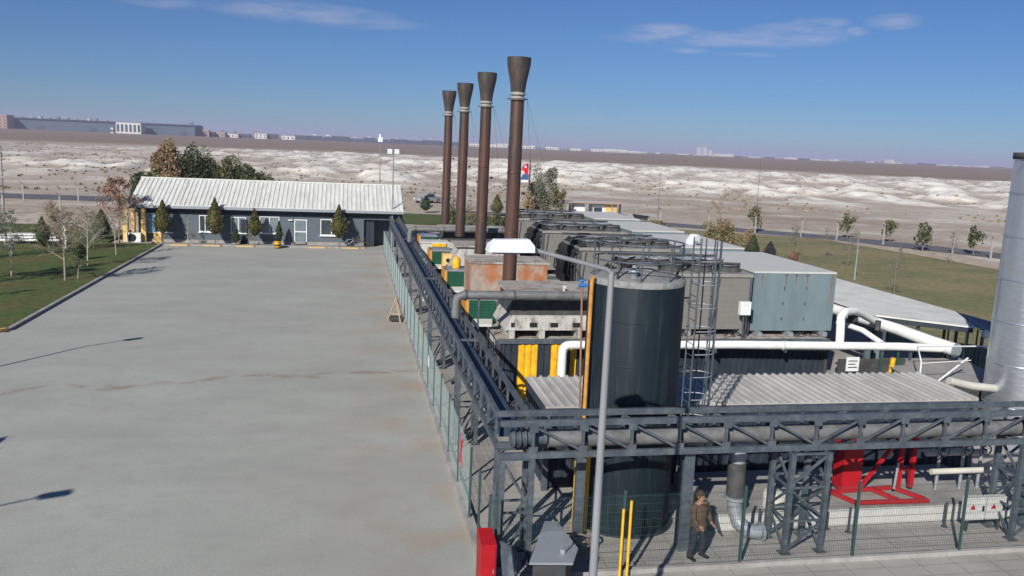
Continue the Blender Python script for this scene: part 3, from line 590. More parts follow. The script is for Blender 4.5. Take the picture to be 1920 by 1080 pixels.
for px, l in ((1311,'left'),(1322,'middle'),(1332,'right')): far_building(px,px+5,2400,24 if px<1330 else 17,'citywhite','%s of three slim white towers standing together on the right horizon'%l,'three slim white towers',dep=14,nm='distant_tower',cat='tower')
far_building(1348,1378,2350,8,'citywhite','wide white hall right of the three slim towers',None); far_building(1674,1680,2400,12,'citywhite','small white tower on the far right horizon',None,nm='distant_tower',cat='tower')

# ------------------------------------------------------------------ office building
off = root('office_building', (-10.5,85,0), 'long single-storey grey office with a pale ribbed metal roof', 'office building')
mb = MB(); mb.box(-21.9,-1.7,82.7,92.4,0,3.3); mb.box(-1.7,1.4,84.5,92.4,0,3.3); mb.box(-1.7,1.4,82.7,84.5,2.55,3.3); mb.box(.75,1.4,82.7,84.5,0,2.55); mb.build('wall','office_wall',off)
mb = MB(); mb.add([(-21.9,82.7,3.3),(-21.9,92.4,3.3),(-21.9,87.5,5.35)],[(0,1,2)]); mb.add([(1.4,82.7,3.3),(1.4,92.4,3.3),(1.4,87.5,5.35)],[(0,2,1)]); mb.build('gable','office_wall',off)
mb = MB(); corr_roof(-22.6,2.0,81.9,3.5,87.5,5.62,.4,.06,mb); corr_roof(-22.6,2.0,93.1,3.5,87.5,5.62,.4,.06,mb); rf = mb.build('roof','roof_office',off)
mb = MB(); mb.box(-22.62,2.02,87.4,87.6,5.62,5.72); mb.build('ridge_cap','roof_office',rf)
mb = MB(); mb.box(-22.6,2.0,81.86,81.92,3.22,3.47); mb.build('fascia','galv',off)
mb = MB(); mb.box(-22.5,1.9,81.95,82.66,3.15,3.25); mb.box(-22.5,1.9,82.6,82.66,2.78,3.15); mb.build('soffit_shade_band','office_shade_band',off)  # dark strip along the wall top paints eave shadow together with a dark fascia
mb = MB(); mb.box(-21.9,-1.7,82.6,82.7,.04,.32); mb.build('plinth','concrete',off)
def window(x0,x1,z0,z1,label=None,pane='glass',mull=True,sill=True):
    w = MB(); y = 82.64; t = .07
    w.box(x0,x1,y,y+.05,z0,z0+t); w.box(x0,x1,y,y+.05,z1-t,z1); w.box(x0,x0+t,y,y+.05,z0+t,z1-t); w.box(x1-t,x1,y,y+.05,z0+t,z1-t)
    if mull: w.box((x0+x1)/2-t/2,(x0+x1)/2+t/2,y,y+.05,z0+t,z1-t)
    f = w.build('window','white',off)
    if label: f['label'] = label
    p = MB(); p.box(x0+t,x1-t,y+.03,y+.045,z0+t,z1-t); p.build('pane',pane,f)
    if sill: s_ = MB(); s_.box(x0-.08,x1+.08,y-.12,y+.05,z0-.1,z0-.005); s_.build('sill','white',f)
window(-16.65,-15.6,1.08,2.6); window(-13.85,-12.5,1.05,2.5,None,'glass_pale'); window(-11.3,-9.5,1.08,2.62,None,'glass_pale'); window(-5.75,-3.7,.98,2.5)
mb = MB(); mb.box(-21.35,-20.45,82.6,82.66,1.0,2.68); mb.build('poster','poster',off)
mb = MB(); mb.box(-21.45,-18.9,82.58,82.68,.88,.98); mb.build('sill','white',off)
d = MB(); d.box(-8.15,-8.07,82.6,82.66,.05,2.42); d.box(-7.05,-6.97,82.6,82.66,.05,2.42); d.box(-8.07,-7.05,82.6,82.66,2.34,2.42); d.box(-8.07,-7.05,82.6,82.66,1.22,1.32); d.box(-8.07,-7.05,82.6,82.66,.05,.13); dr = d.build('door','white',off)
p = MB(); p.box(-8.07,-7.05,82.63,82.65,.13,2.34); p.build('screen','glass_pale',dr); p = MB(); p.box(-8.04,-7.98,82.55,82.6,1.05,1.2); p.build('handle','galv',dr)
p = MB(); p.box(-13.0,-12.4,82.6,82.66,.05,2.3); p.build('door','navy',off)
p = MB(); p.box(-8.7,-8.3,82.5,82.68,2.3,2.4); p.build('wall_lamp','white',off)
p = MB(); p.box(-1.68,-.72,83.0,83.06,.02,2.5); p.build('sliding_door','navy',off)
p = MB(); p.box(-3.25,-3.0,82.55,82.69,2.2,2.4); p.build('wall_lamp','white',off)
for x, w_ in ((-23.1,.45),(-22.35,.28),(-21.55,.4)):
    p = MB(); p.box(x,x+w_,82.0,82.4,.0,3.2); p.build('porch_column','wallyellow',off)
p = MB(); p.box(-23.4,-20.6,81.3,82.66,0,.1); p.build('porch_step','concrete',off)
p = MB(); p.box(-20.6,-19.95,82.56,82.69,0,.9); p.build('yellow_panel','wallyellow',off)
ac = root('air_conditioner', (-22.0,81.9,.1), 'white outdoor air conditioner unit on the yellow office porch', 'air conditioner')
mb = MB(); mb.box(-22.7,-21.5,81.55,81.95,.12,.95); mb.build('casing','white',ac)
mb = MB(); mb.add([(-22.25+.34*math.cos(k*PI/8),81.52,.53+.34*math.sin(k*PI/8)) for k in range(16)],[tuple(range(16))]); mb.tube([(-22.25+.34*math.cos(k*PI/8),81.52,.53+.34*math.sin(k*PI/8)) for k in range(17)],.03,5); mb.build('fan_grille','black',ac)
# bin
bn = root('bin', (-9.45,79.9,0), 'yellow and black striped round bin standing before the office', 'bin')
mb = MB(); mb.lathe((-9.45,79.9,0),[(.26,0),(.3,.68),(.32,.7)],14); b_ = mb.build('barrel','yellow',bn)
mb = MB(); mb.lathe((-9.45,79.9,.24),[(.30,0),(.315,.12)],14,cap=False); mb.lathe((-9.45,79.9,0),[(.285,.02),(.29,.12)],14,cap=False); mb.build('band','black',b_)
mb = MB(); mb.lathe((-9.45,79.9,.7),[(.33,0),(.2,.12),(.01,.14)],14); mb.build('lid','black',bn)
for x, lb in ((-4.0,'dark rusty bicycle wheel rack at the foot of the fourth cypress'),):
    bk = root('bicycle', (x+.9,80.95,0), 'old bicycle leaning on the planting strip right of the fourth cypress', 'bicycle')
    for dx in (-.5,.5):
        mb = MB(); mb.tube([(x+.9+dx+.32*math.cos(k*PI/8),80.98,.35+.32*math.sin(k*PI/8)) for k in range(17)],.03,5); mb.build('wheel','steel',bk)
    mb = MB(); c = Vector((x+.9,80.98,0))
    for a,b in [((-.5,0,.35),(-.15,0,.8)),((-.15,0,.8),(.4,0,.85)),((.4,0,.85),(.5,0,.35)),((-.05,0,.35),(-.15,0,.9)),((-.05,0,.35),(.4,0,.75)),((-.5,0,.35),(-.05,0,.35))]: mb.tube([c+Vector(a),c+Vector(b)],.022,5)
    mb.build('frame','galv',bk); mb = MB(); mb.bar(c+Vector((-.28,0,.92)),c+Vector((-.02,0,.92)),.1,.05); mb.build('saddle','black',bk)
    mb = MB(); mb.tube([c+Vector((.38,-.25,1.0)),c+Vector((.4,0,.95)),c+Vector((.38,.25,1.0))],.018,5); mb.build('handlebar','galv',bk)
# floodlight mast at the far end of the office
fm = root('floodlight_mast', (.95,82.2,0), 'thin grey mast with white floodlights at the right end of the office', 'floodlight mast')
mb = MB(); mb.tube([(.95,82.2,0),(.95,82.2,9.0)],[.08,.05],8); mb.build('mast','galv_pole',fm)
for dx in (-.35,.3):
    mb = MB(); mb.hull8([(.95+dx-.22,82.0,8.85),(.95+dx+.22,82.0,8.85),(.95+dx+.22,82.3,8.95),(.95+dx-.22,82.3,8.95)],[(.95+dx-.22,81.95,9.15),(.95+dx+.22,81.95,9.15),(.95+dx+.22,82.25,9.3),(.95+dx-.22,82.25,9.3)]); mb.build('floodlight','lampwhite',fm)
mb = MB(); mb.tube([(.6,82.2,8.95),(1.3,82.2,8.95)],.03,6); mb.build('crossarm','galv_pole',fm)
f2 = root('camera_mast', (.2,96,0), 'second thin mast with a camera head behind the office roof', 'camera mast')
mb = MB(); mb.tube([(.2,96,0),(.2,96,10.1)],[.07,.04],8); mb.build('mast','galv_pole',f2); mb = MB(); mb.box(-.05,.45,95.7,96.1,9.9,10.4); mb.tube([(.2,95.9,10.4),(.2,95.9,10.75)],.12,8); mb.build('camera_head','lampwhite',f2)
# ================================================================== THE PLANT
random.seed(3)
# ------------------------------------------------------------------ pipe bridge across the front
ZB, ZT = 2.76, 3.56
def truss_x(t, x0, x1, ys, n, flip):
    st = (x1-x0)/n
    for y in ys:
        for z in (ZB, ZT):
            m_ = MB(); m_.box(x0-.04,x1,y-.05,y+.05,z-.075,z+.075); m_.build('chord','steel',t)
        for i in range(n+1):
            x = x0+i*st; m_ = MB(); m_.box(x-.035,x+.035,y-.03,y+.03,ZB+.076,ZT-.076); m_.build('post','steel',t)
            if i < n:
                a, b = ((x+.04,y,ZT-.1),(x+st-.04,y,ZB+.1)) if x+st/2 < flip else ((x+.04,y,ZB+.1),(x+st-.04,y,ZT-.1))
                m_ = MB(); m_.bar(a,b,.045,.055); m_.build('diagonal','steel',t)
    for i in range(n+1):
        x = x0+i*st; y = ys[0]
        for z0_, z1_ in ((ZB+.03,ZB+.22),(ZT-.22,ZT-.03)): m_ = MB(); m_.box(x-.11,x+.11,y-.058,y-.051,z0_,z1_); m_.build('gusset','steel',t)
    for i in range(n+1):
        x = x0+i*st; m_ = MB(); m_.box(x-.05,x+.05,ys[0]+.06,ys[1]-.06,ZB-.06,ZB+.02); m_.build('crossbeam','steel',t)
fb = root('pipe_bridge', (7,19.55,2.7), 'dark steel lattice pipe bridge crossing the whole foreground', 'pipe bridge')
truss_x(fb, 1.1, 1.1+1.23*14, (19.2,19.95), 14, 8.5)
for y in (19.2,19.95):
    for z in (ZB, ZT): m_ = MB(); m_.box(.30,1.06,y-.045,y+.045,z-.07,z+.07); m_.build('chord','steel',fb)
sb = root('pipe_bridge', (.72,45,2.7), 'long steel lattice pipe bridge running back along the green fence', 'pipe bridge')
for x in (.36,1.1):
    for z in (ZB, ZT): m_ = MB(); m_.box(x-.05,x+.05,20.02,74.6,z-.072,z+.072); m_.build('chord','steel',sb)
    n = 44; st = 54.5/n
    for i in range(n+1):
        y = 20.1+i*st; m_ = MB(); m_.box(x-.03,x+.03,y-.035,y+.035,ZB+.074,ZT-.074); m_.build('post','steel',sb)
        if i < n: m_ = MB(); m_.bar((x,y+.04,ZT-.1),(x,y+st-.04,ZB+.1),.045,.05); m_.build('diagonal','steel',sb)
for i in range(45):
    y = 20.1+i*54.5/44; m_ = MB(); m_.box(.42,1.04,y-.04,y+.04,ZB-.05,ZB+.02); m_.build('crossbeam','steel',sb)
for y in (27.9,41,58): m_ = MB(); m_.box(.42,1.04,y-.04,y+.04,ZT-.04,ZT+.03); m_.build('top_tie','steel',sb)
m_ = MB(); m_.box(.50,.98,20.4,74,ZB+.05,ZB+.42); tag(m_.build('duct','steel_navy',loc=(.74,47,2.8)), 'dark navy cable duct lying inside the long side pipe bridge', 'duct')
pp = root('insulated_pipe', (8,19.58,3.0), 'grey clad steam pipe lying inside the front pipe bridge', 'pipe')
m_ = MB(); m_.tube([(1.55,19.58,3.03),(18.2,19.58,3.03)],.215,18); m_.build('cladding','clad_pipe',pp)
for i in range(22): x = 1.7+i*.78; m_ = MB(); m_.tube([(x,19.58,3.03),(x+.03,19.58,3.03)],.219,18); m_.build('joint_band','clad_pipe',pp)
m_ = MB(); m_.tube([(.62,19.58,3.06),(1.5,19.58,3.06)],.18,14); 
for x in (.66,.8,.94): m_.tube([(x,19.58,3.06),(x+.05,19.58,3.06)],.24,14)
m_.build('valve_coupling','steel',pp)
for i in range(13):
    x = 1.1+1.23*(i+1); m_ = MB(); m_.tube([(x+.12,19.58+.26*math.cos(k*PI/8),3.0+.27*math.sin(k*PI/8)) for k in range(9)],.035,5); m_.build('pipe_clamp','black',pp)
def tower(name, x0, x1, y0, y1, label, splay=0, h=ZB-.08, bay=.85, m='steel', group=None):
    t = root(name, ((x0+x1)/2,(y0+y1)/2,0), label, 'lattice tower', group); s_ = splay
    def P(i, j, z): k = 1-z/h; return Vector(((x0-s_*.35*k) if i == 0 else (x1+s_*.1*k), (y0-s_*k) if j == 0 else (y1+s_*.3*k), z))
    for i in (0,1):
        for j in (0,1):
            m_ = MB(); m_.bar(P(i,j,0),P(i,j,h),.13,.13); l = m_.build('leg',m,t)
            p = P(i,j,0); b = MB(); b.box(p.x-.14,p.x+.14,p.y-.14,p.y+.14,.006,.03); b.build('base_plate',m,l)
    n = int(h/bay); st = h/n
    for k in range(n):
        za, zb = k*st+.05, (k+1)*st
        for (a, b) in (((0,0),(1,0)),((0,1),(1,1)),((0,0),(0,1)),((1,0),(1,1))):
            if k % 2: a, b = b, a
            m_ = MB(); m_.bar(P(*a,za),P(*b,zb-.05),.055,.055); m_.build('brace',m,t)
            m_ = MB(); m_.bar(P(*a,zb-.02),P(*b,zb-.02),.05,.05); m_.build('strut',m,t)
    return t
tower('lattice_tower',.38,1.1,19.2,19.92,'lattice corner tower where the front and side pipe bridges meet',bay=1.3)
tower('lattice_tower',7.78,8.78,19.0,19.95,'straight lattice tower holding the middle of the front pipe bridge',bay=.88)
tower('lattice_tower',14.55,15.6,19.1,19.95,'lattice tower at the right picture edge under the front pipe bridge',bay=.88)
for y, d in ((27.6,'nearest'),(37.5,'second'),(50,'third'),(64,'farthest')):
    tower('lattice_tower',.42,1.04,y,y+.6,d+' slim lattice support under the long side pipe bridge',bay=.9,group='supports of the side pipe bridge')
ic = MB(); ic.box(5.05,5.32,19.35,19.39,.01,2.68); ic.box(5.05,5.32,19.63,19.67,.01,2.68); ic.box(5.17,5.20,19.391,19.629,.01,2.68); tag(ic.build('steel_column','steel',loc=(5.18,19.5,0)), 'dark steel column standing just right of the tank foot', 'column')
ic = MB(); ic.box(2.55,2.78,20.3,20.5,.01,2.6); tag(ic.build('steel_column','steel',loc=(2.66,20.4,0)), 'dark steel column against the left side of the tank', 'column')

# ------------------------------------------------------------------ street lamps
def lamp(loc, az, label, sc=1.0, arm=1.35, pole='galv_pole', hgt=8.03):
    t = root('street_lamp', (0,0,0), label, 'street lamp')
    m_ = MB(); m_.tube([(0,0,0),(0,0,hgt*.6),(0,0,hgt)],[.085,.066,.05],12); m_.tube([(0,0,0),(0,0,.25)],.16,12); m_.build('pole',pole,t)
    m_ = MB(); m_.tube([(0,0,hgt-.02),(-.1,0,hgt+.05),(-arm,0,hgt+.35)],[.045,.04,.035],10); m_.build('arm',pole,t)
    c = -arm-.38; z = hgt+.42; L_ = .37; W_ = .17
    m_ = MB(); m_.hull8([(c-L_,-W_,z-.1),(c+L_,-W_,z-.1),(c+L_,W_,z-.1),(c-L_,W_,z-.1)],[(c-L_*.93,-W_*.9,z+.0),(c+L_,-W_*.9,z+.0),(c+L_,W_*.9,z+.0),(c-L_*.93,W_*.9,z+.0)])
    m_.hull8([(c-L_*.93,-W_*.9,z+.001),(c+L_,-W_*.9,z+.001),(c+L_,W_*.9,z+.001),(c-L_*.93,W_*.9,z+.001)],[(c-L_*.7,-W_*.5,z+.09),(c+L_*.8,-W_*.5,z+.1),(c+L_*.8,W_*.5,z+.1),(c-L_*.7,W_*.5,z+.09)]); hd = m_.build('lamp_head','lampwhite',t)
    m_ = MB(); m_.box(c-L_*.8,c+L_*.4,-W_*.7,W_*.7,z-.13,z-.101); m_.build('lens','glass_pale',hd)
    t.location = loc; t.rotation_euler = (0,0,az); return t
lamp((.99,13.6,0), math.radians(2), 'grey street lamp with a white head towering in the foreground before the tank')
lamp((-22.2,31.6,0), math.radians(215), 'street lamp at the left edge of the yard, outside the picture, casting its shadow', hgt=7.2)
lamp((-20.1,13.0,0), math.radians(200), 'nearer street lamp left of the yard, outside the picture, casting its shadow', hgt=7.2)

# ------------------------------------------------------------------ tank
TX, TY, TR, TH_ = 4.25, 21.55, 1.27, 6.75
tk = root('storage_tank', (TX,TY,0), 'tall dark blue-grey cylindrical tank with a railed top and caged ladder', 'storage tank')
m_ = MB(); m_.lathe((TX,TY,0),[(TR,.06),(TR,TH_-.08),(TR-.03,TH_)],64); m_.build('shell','tank',tk)
m_ = MB(); m_.lathe((TX,TY,TH_+.002),[(TR-.05,0),(.75,.10),(.3,.17),(.01,.19)],48,cap=False); m_.build('dome','tank_top',tk)
m_ = MB(); m_.lathe((TX,TY,TH_-.14),[(TR+.012,0),(TR+.012,.14),(TR-.05,.165)],64,cap=False); m_.build('rim','tank_top',tk)
for z in (1.1,2.2,3.35,4.55,5.7): m_ = MB(); m_.lathe((TX,TY,z),[(TR+.001,0),(TR+.005,.012),(TR+.005,.022),(TR+.001,.03)],64,cap=False); m_.build('weld_seam','tank',tk)
m_ = MB(); m_.lathe((TX,TY,0),[(TR+.12,.006),(TR+.12,.07)],48); m_.build('foot_ring','navy',tk)
rl = MB(); n = 9; rr = TR-.1
for z in (TH_+.48,TH_+.92): rl.tube([(TX+rr*math.cos(2*PI*k/36),TY+rr*math.sin(2*PI*k/36),z) for k in range(37)],.022,6,caps=False)
rail_o = rl.build('guard_rail','steel',tk)
for k in range(n):
    a = 2*PI*(k+.4)/n; m_ = MB(); m_.tube([(TX+rr*math.cos(a),TY+rr*math.sin(a),TH_),(TX+rr*math.cos(a),TY+rr*math.sin(a),TH_+.92)],.02,6); m_.build('rail_post','steel',rail_o)
m_ = MB(); m_.tube([(TX-.75,TY-.7,TH_-.3),(TX-.78,TY-.75,TH_+.15),(TX-.5,TY-.5,TH_+.5),(TX-.2,TY-.3,TH_+.55)],.03,8); m_.build('vent_hose','cable',tk); m_ = MB(); m_.tube([(TX+.85,TY-.6,TH_),(TX+.95,TY-.5,TH_+.3),(TX+1.25,TY-.4,TH_+.42)],.04,8); m_.build('vent_hose','cable',tk)
m_ = MB(); m_.lathe((TX-.35,TY-.75,TH_+.05),[(.1,0),(.1,.18),(.16,.18),(.16,.22),(.05,.22),(.05,.34),(.01,.35)],14); m_.build('vent_valve','galv',tk)
m_ = MB(); m_.lathe((TX+.35,TY+.2,TH_+.13),[(.3,0),(.3,.1),(.26,.12),(.01,.12)],20); m_.build('hatch','tank_top',tk)
ld = MB(); LX = TX+TR+.22
for dy in (-.24,.24): ld.tube([(LX,TY+dy-.35,1.3),(LX,TY+dy-.35,TH_+1.1)],.022,6)
for k in range(18): z = 1.5+k*.32; ld.tube([(LX,TY-.59,z),(LX,TY-.11,z)],.013,5)
ladder = ld.build('ladder','steel',tk)
for k in range(9):
    z = 2.3+k*.62; m_ = MB(); m_.tube([(LX,TY-.35-.36,z)]+[(LX+.28+.38*math.sin(t)*1.0,TY-.35-.36*math.cos(t),z) for t in [PI*j/10 for j in range(11)]]+[(LX,TY-.35+.36,z)],.018,5,caps=False); m_.build('cage_hoop','galv',ladder)
for j in range(5):
    t = PI*(j*2+1)/10; x_, y_ = LX+.28+.38*math.sin(t), TY-.35-.36*math.cos(t); m_ = MB(); m_.bar((x_,y_,2.3),(x_,y_,TH_+1.05),.03,.03); m_.build('cage_bar','steel',ladder)
for z in (2.3,4.3,6.2):
    for dy in (-.24,.24): m_ = MB(); m_.bar((TX+TR-.07,TY+dy-.35,z),(LX,TY+dy-.35,z),.04,.04); m_.build('ladder_bracket','steel',ladder)
m_ = MB(); m_.tube([(2.86,21.0,.0),(2.86,21.0,6.72)],.055,10); m_.tube([(2.86,21.0,6.72),(2.95,21.1,6.78)],.05,8); tag(m_.build('gas_pipe','orange',loc=(2.86,21,0)), 'thick orange-yellow vertical pipe along the left edge of the tank', 'pipe')
t = root('sampling_pipe', (2.62,20.9,0), 'thin copper-brown vertical pipe with a blue valve on top, left of the tank', 'pipe')
m_ = MB(); m_.tube([(2.70,20.9,0),(2.70,20.9,3.2),(2.58,20.9,6.55)],.028,8); m_.build('pipe','copper',t)
m_ = MB(); m_.tube([(2.5,20.9,6.6),(2.72,20.9,6.6)],.05,8); m_.tube([(2.58,20.9,6.55),(2.58,20.9,6.72)],.035,8); m_.lathe((2.58,20.9,6.72),[(.09,0),(.09,.03),(.01,.03)],12); m_.build('valve','valveblue',t)
m_ = MB(); m_.tube([(2.58,20.9,6.7),(2.45,20.95,6.95),(2.35,21.0,7.15)],.015,6); m_.build('hose','cable',t)
for x, lb in ((2.66,'left'),(2.93,'right')):
    m_ = MB(); m_.box(x-.07,x+.07,20.66,20.72,.01,2.66); tag(m_.build('yellow_post','yellow',loc=(x,20.7,0)), lb+' flat yellow post left of the tank foot below the bridge', 'post', 'pair of yellow posts left of the tank')
for x, lb in ((3.12,'left'),(3.30,'right')):
    m_ = MB(); m_.tube([(x,18.2,.0),(x,18.2,1.75 if lb=='left' else 1.95)],.035,8); tag(m_.build('yellow_pipe','yellow',loc=(x,18.2,0)), lb+' of two thin yellow pipes standing at the mesh fence before the tank', 'pipe', 'two thin yellow pipes at the fence')

# ------------------------------------------------------------------ low container in front
lc = root('low_container', (9.6,25,0), 'long dark container with a pale ribbed roof behind the tank', 'container')
m_ = MB(); m_.box(2.55,16.65,23.66,26.45,.02,2.5); m_.build('core','navy',lc)
m_ = corr_y(2.5,16.7,23.62,.1,2.5); corr_x(23.62,26.5,2.5,.1,2.5,mb=m_); corr_x(23.62,26.5,16.7,.1,2.5,mb=m_,sgn=1); m_.build('wall','navy',lc)
m_ = MB(); corr_roof(2.42,16.78,23.5,2.58,26.55,2.62,.29,.06,m_); m_.build('roof','roof_low',lc)
m_ = MB(); m_.box(2.42,16.78,23.48,23.56,2.36,2.52); m_.build('top_rail','steel',lc)
for x in (2.42,16.62): m_ = MB(); m_.box(x,x+.16,23.46,23.6,.0,2.36); m_.build('corner_post','steel',lc)
# ------------------------------------------------------------------ slab, pipe, machines in front
sl_ = MB(); sl_.box(6.45,15.6,20.35,23.3,.01,.5); o = sl_.build('concrete_slab','concrete',loc=(11,21,0)); tag(o, kind='structure')
m_ = MB(); m_.box(6.47,15.58,20.33,20.349,.02,.49); tag(m_.build('slab_face','palegrey',loc=(11,20.3,0)), kind='structure')
vp = root('downpipe', (6.9,20.15,0), 'silver clad vertical pipe with a dark middle sleeve under the front bridge', 'pipe')
m_ = MB(); m_.tube([(6.88,20.18,2.6),(6.88,20.18,2.05)],.22,16); m_.build('upper_section','galv',vp)
m_ = MB(); m_.tube([(6.88,20.18,2.049),(6.9,20.18,1.1)],.24,16); m_.build('sleeve','darkgrey',vp)
m_ = MB(); m_.tube([(6.9,20.18,1.1),(6.9,20.18,1.02)],.29,16); m_.tube([(6.9,20.18,1.0),(6.92,20.16,.7),(6.98,20.05,.42),(7.2,19.85,.25),(7.5,19.8,.22)],.2,14); m_.build('elbow','galv',vp)
m_ = MB(); m_.tube([(7.5,19.8,.22),(7.56,19.8,.22)],.27,16); m_.build('flange','galv',vp)
m_ = MB(); m_.lathe((8.35,20.7,.5),[(.32,0),(.32,.42),(.28,.46),(.01,.48)],20); tag(m_.build('water_tub','offwhite',loc=(8.35,20.7,.5)), 'round pale tub on the concrete slab beside the middle lattice tower', 'tub')
for i,(x,y) in enumerate([(7.62,20.1),(10.2,19.95),(13.2,20.0),(9.7,20.2)]):
    m_ = MB(); m_.tube([(x,y,0),(x,y,.72 if i!=3 else .5)],.035,8); m_.tube([(x,y,.0),(x,y,.03)],.09,8); tag(m_.build('stub_post','darkgrey',loc=(x,y,0)), ['short dark post beside the silver elbow pipe','short dark post below the red machine','short dark post left of the control panels','shortest dark post right of the middle tower'][i], 'post')
rm = root('red_hoist', (11.4,21,.5), 'red welded machine frame standing on the slab under the bridge', 'hoist')
m_ = MB(); 
for a,b in [((10.45,21.35,.58),(10.75,20.55,.58)),((10.75,20.55,.58),(13.0,20.5,.58)),((10.45,21.35,.58),(12.7,21.5,.58)),((11.8,21.4,.585),(12.1,20.6,.585)),((12.55,21.4,.585),(12.95,20.6,.585))]: m_.bar(a,b,.1,.1)
m_.build('base_frame','red',rm)
m_ = MB(); m_.box(10.75,11.35,21.3,21.8,.63,1.95); bx_ = m_.build('cabinet','red',rm); m_ = MB(); m_.box(10.72,11.38,21.27,21.83,1.951,2.0); m_.build('cabinet_top','red',bx_)
for x in (12.55,12.95): m_ = MB(); m_.box(x,x+.12,21.3,21.42,.63,2.35); m_.build('upright','red',rm)
m_ = MB(); m_.bar((11.4,21.35,.7),(12.6,21.35,2.3),.09,.09); m_.build('strut','red',rm)
m_ = MB(); m_.bar((12.5,21.36,2.4),(13.3,21.36,2.3),.12,.12); m_.bar((12.5,21.36,1.2),(13.1,21.36,1.2),.08,.08); m_.build('crosshead','red',rm)
m_ = MB(); m_.tube([(12.3,21.1,.7),(12.35,21.1,1.5)],.04,8); m_.build('ram','galv',rm)
cp_ = root('control_panel', (14.2,19.75,0), 'white control panels with red warning signs at the right edge below the bridge', 'control panel')
for x in (13.5,14.15):
    m_ = MB(); m_.box(x,x+.6,19.62,19.8,.35,1.0); c_ = m_.build('panel','palegrey',cp_)
    m_ = MB(); m_.add([(x+.12,19.612,.66),(x+.30,19.612,.66),(x+.21,19.612,.82)],[(0,1,2)]); m_.build('warning_sign','red',c_)
    m_ = MB(); m_.box(x+.5,x+.56,19.6,19.615,.6,.75); m_.build('switch','black',c_)
for x in (13.6,14.6): m_ = MB(); m_.box(x,x+.06,19.66,19.72,0,.349); m_.build('stand_leg','darkgrey',cp_)
pv = root('valve_manifold', (14.5,21.6,.5), 'tangle of white pipes and valves at the right edge behind the panels', 'valve manifold')
for k,(z,y) in enumerate([(2.2,21.4),(1.55,21.6),(1.1,21.3)]):
    m_ = MB(); m_.tube([(13.6,y,z),(15.6,y,z)],.09+.03*(k==0),12); m_.build('pipe','offwhite',pv)
for x in (13.9,14.7,15.3): 
    m_ = MB(); m_.tube([(x,21.4,.5),(x,21.4,2.2)],.05,8); m_.build('riser','galv',pv)
    m_ = MB(); m_.tube([(x+.15*math.cos(k*PI/6),21.2,1.75+.15*math.sin(k*PI/6)) for k in range(13)],.02,5); m_.bar((x,21.2,1.75),(x,21.4,1.75),.04,.04); m_.build('handwheel','darkgrey',pv)
# grey kiosk and red hose cabinet by the corner
kk = root('equipment_box', (1.4,17.8,0), 'low dark grey metal box with a wide slanted lid inside the fence corner', 'equipment box')
m_ = MB(); m_.prism([(.80,17.35),(1.52,17.25),(1.78,17.75),(1.75,18.2),(1.5,18.6)],.02,1.0); m_.build('body','darkgrey',kk)
m_ = MB(); pl5 = [(.68,17.22),(1.64,17.1),(1.92,17.72),(1.72,18.9),(1.42,18.95)]; zz = [1.0,1.0,1.03,1.14,1.14]
m_.add([(x,y,z) for (x,y),z in zip(pl5,zz)]+[(x,y,z+.05) for (x,y),z in zip(pl5,zz)],[(4,3,2,1,0),(5,6,7,8,9)]+[(i,(i+1)%5,5+(i+1)%5,5+i) for i in range(5)]); m_.build('lid','galv',kk)
m_ = MB(); m_.tube([(1.5,17.5,1.12),(1.78,17.85,1.14)],.06,8); m_.build('handle','galv',kk)
rc = root('hose_cabinet', (-.12,17.95,0), 'narrow bright red fire hose cabinet at the fence corner', 'hose cabinet')
m_ = MB(); m_.hull8([(-.32,17.6,.05),(.02,17.6,.05),(.02,18.25,.05),(-.32,18.25,.05)],[(-.32,17.6,1.32),(.02,17.6,1.32),(.02,18.25,1.42),(-.32,18.25,1.42)]); m_.build('casing','red',rc)
m_ = MB(); m_.box(-.29,-.01,17.58,17.598,.15,1.25); dd_ = m_.build('door','red',rc); m_ = MB(); m_.box(-.05,-.03,17.56,17.579,.65,.75); m_.build('handle','galv',dd_)
wb_ = root('panel_board', (.55,17.3,0), 'blue-grey leaning sheet-metal panel between the red cabinet and the corner tower', 'panel')
m_ = MB(); m_.hull8([(.14,17.0,.05),(.42,16.7,.05),(.44,16.74,.05),(.16,17.04,.05)],[(.14,17.9,1.25),(.30,17.5,1.3),(.34,17.54,1.3),(.18,17.94,1.25)]); m_.build('sheet','steel',wb_); m_ = MB(); m_.bar((.3,17.9,0),(.22,17.75,1.2),.04,.04); m_.build('prop','steel',wb_)

# ------------------------------------------------------------------ mesh fence
def fence(name, pts, h, label, step, wire=.0022, post=2.5, m='meshgreen'):
    t = root(name, (*pts[0],0), label, 'mesh fence')
    for a, b in zip(pts, pts[1:]):
        a = Vector(a); b = Vector(b); L_ = (b-a).length; n = max(1,round(L_/post)); d = (b-a)/n; u = d.normalized()
        for i in range(n+1):
            p = a+d*i; m_ = MB(); m_.box(p.x-.03,p.x+.03,p.y-.03,p.y+.03,.0,h+.1); m_.build('post','fencegreen',t)
            if i < n:
                q = a+d*(i+1); s_ = p+u*.05; e = q-u*.05; m_ = MB(); r = wire; nn = int((e-s_).length/step); nx = Vector((-u.y,u.x))*r
                for k in range(nn+1):
                    c = s_+(e-s_)*k/nn; x, y = c
                    m_.add([(x-u.x*r,y-u.y*r,.15),(x+u.x*r,y+u.y*r,.15),(x+nx.x,y+nx.y,.15),(x-u.x*r,y-u.y*r,h),(x+u.x*r,y+u.y*r,h),(x+nx.x,y+nx.y,h)],[(0,1,4,3),(1,2,5,4),(2,0,3,5)])
                z = .15
                while z <= h+.001:
                    m_.bar((*s_,z),(*e,z),.005,.005); z += .2
                m_.build('mesh_panel',m,t)
    return t
D('meshpale', (.24,.30,.29), .6, 0, .1, 3)
fence('mesh_fence',[(0,21.6),(0,78)],2.0,'long green wire mesh fence between the yard and the side pipe bridge',.06,wire=.0036,m='meshpale')
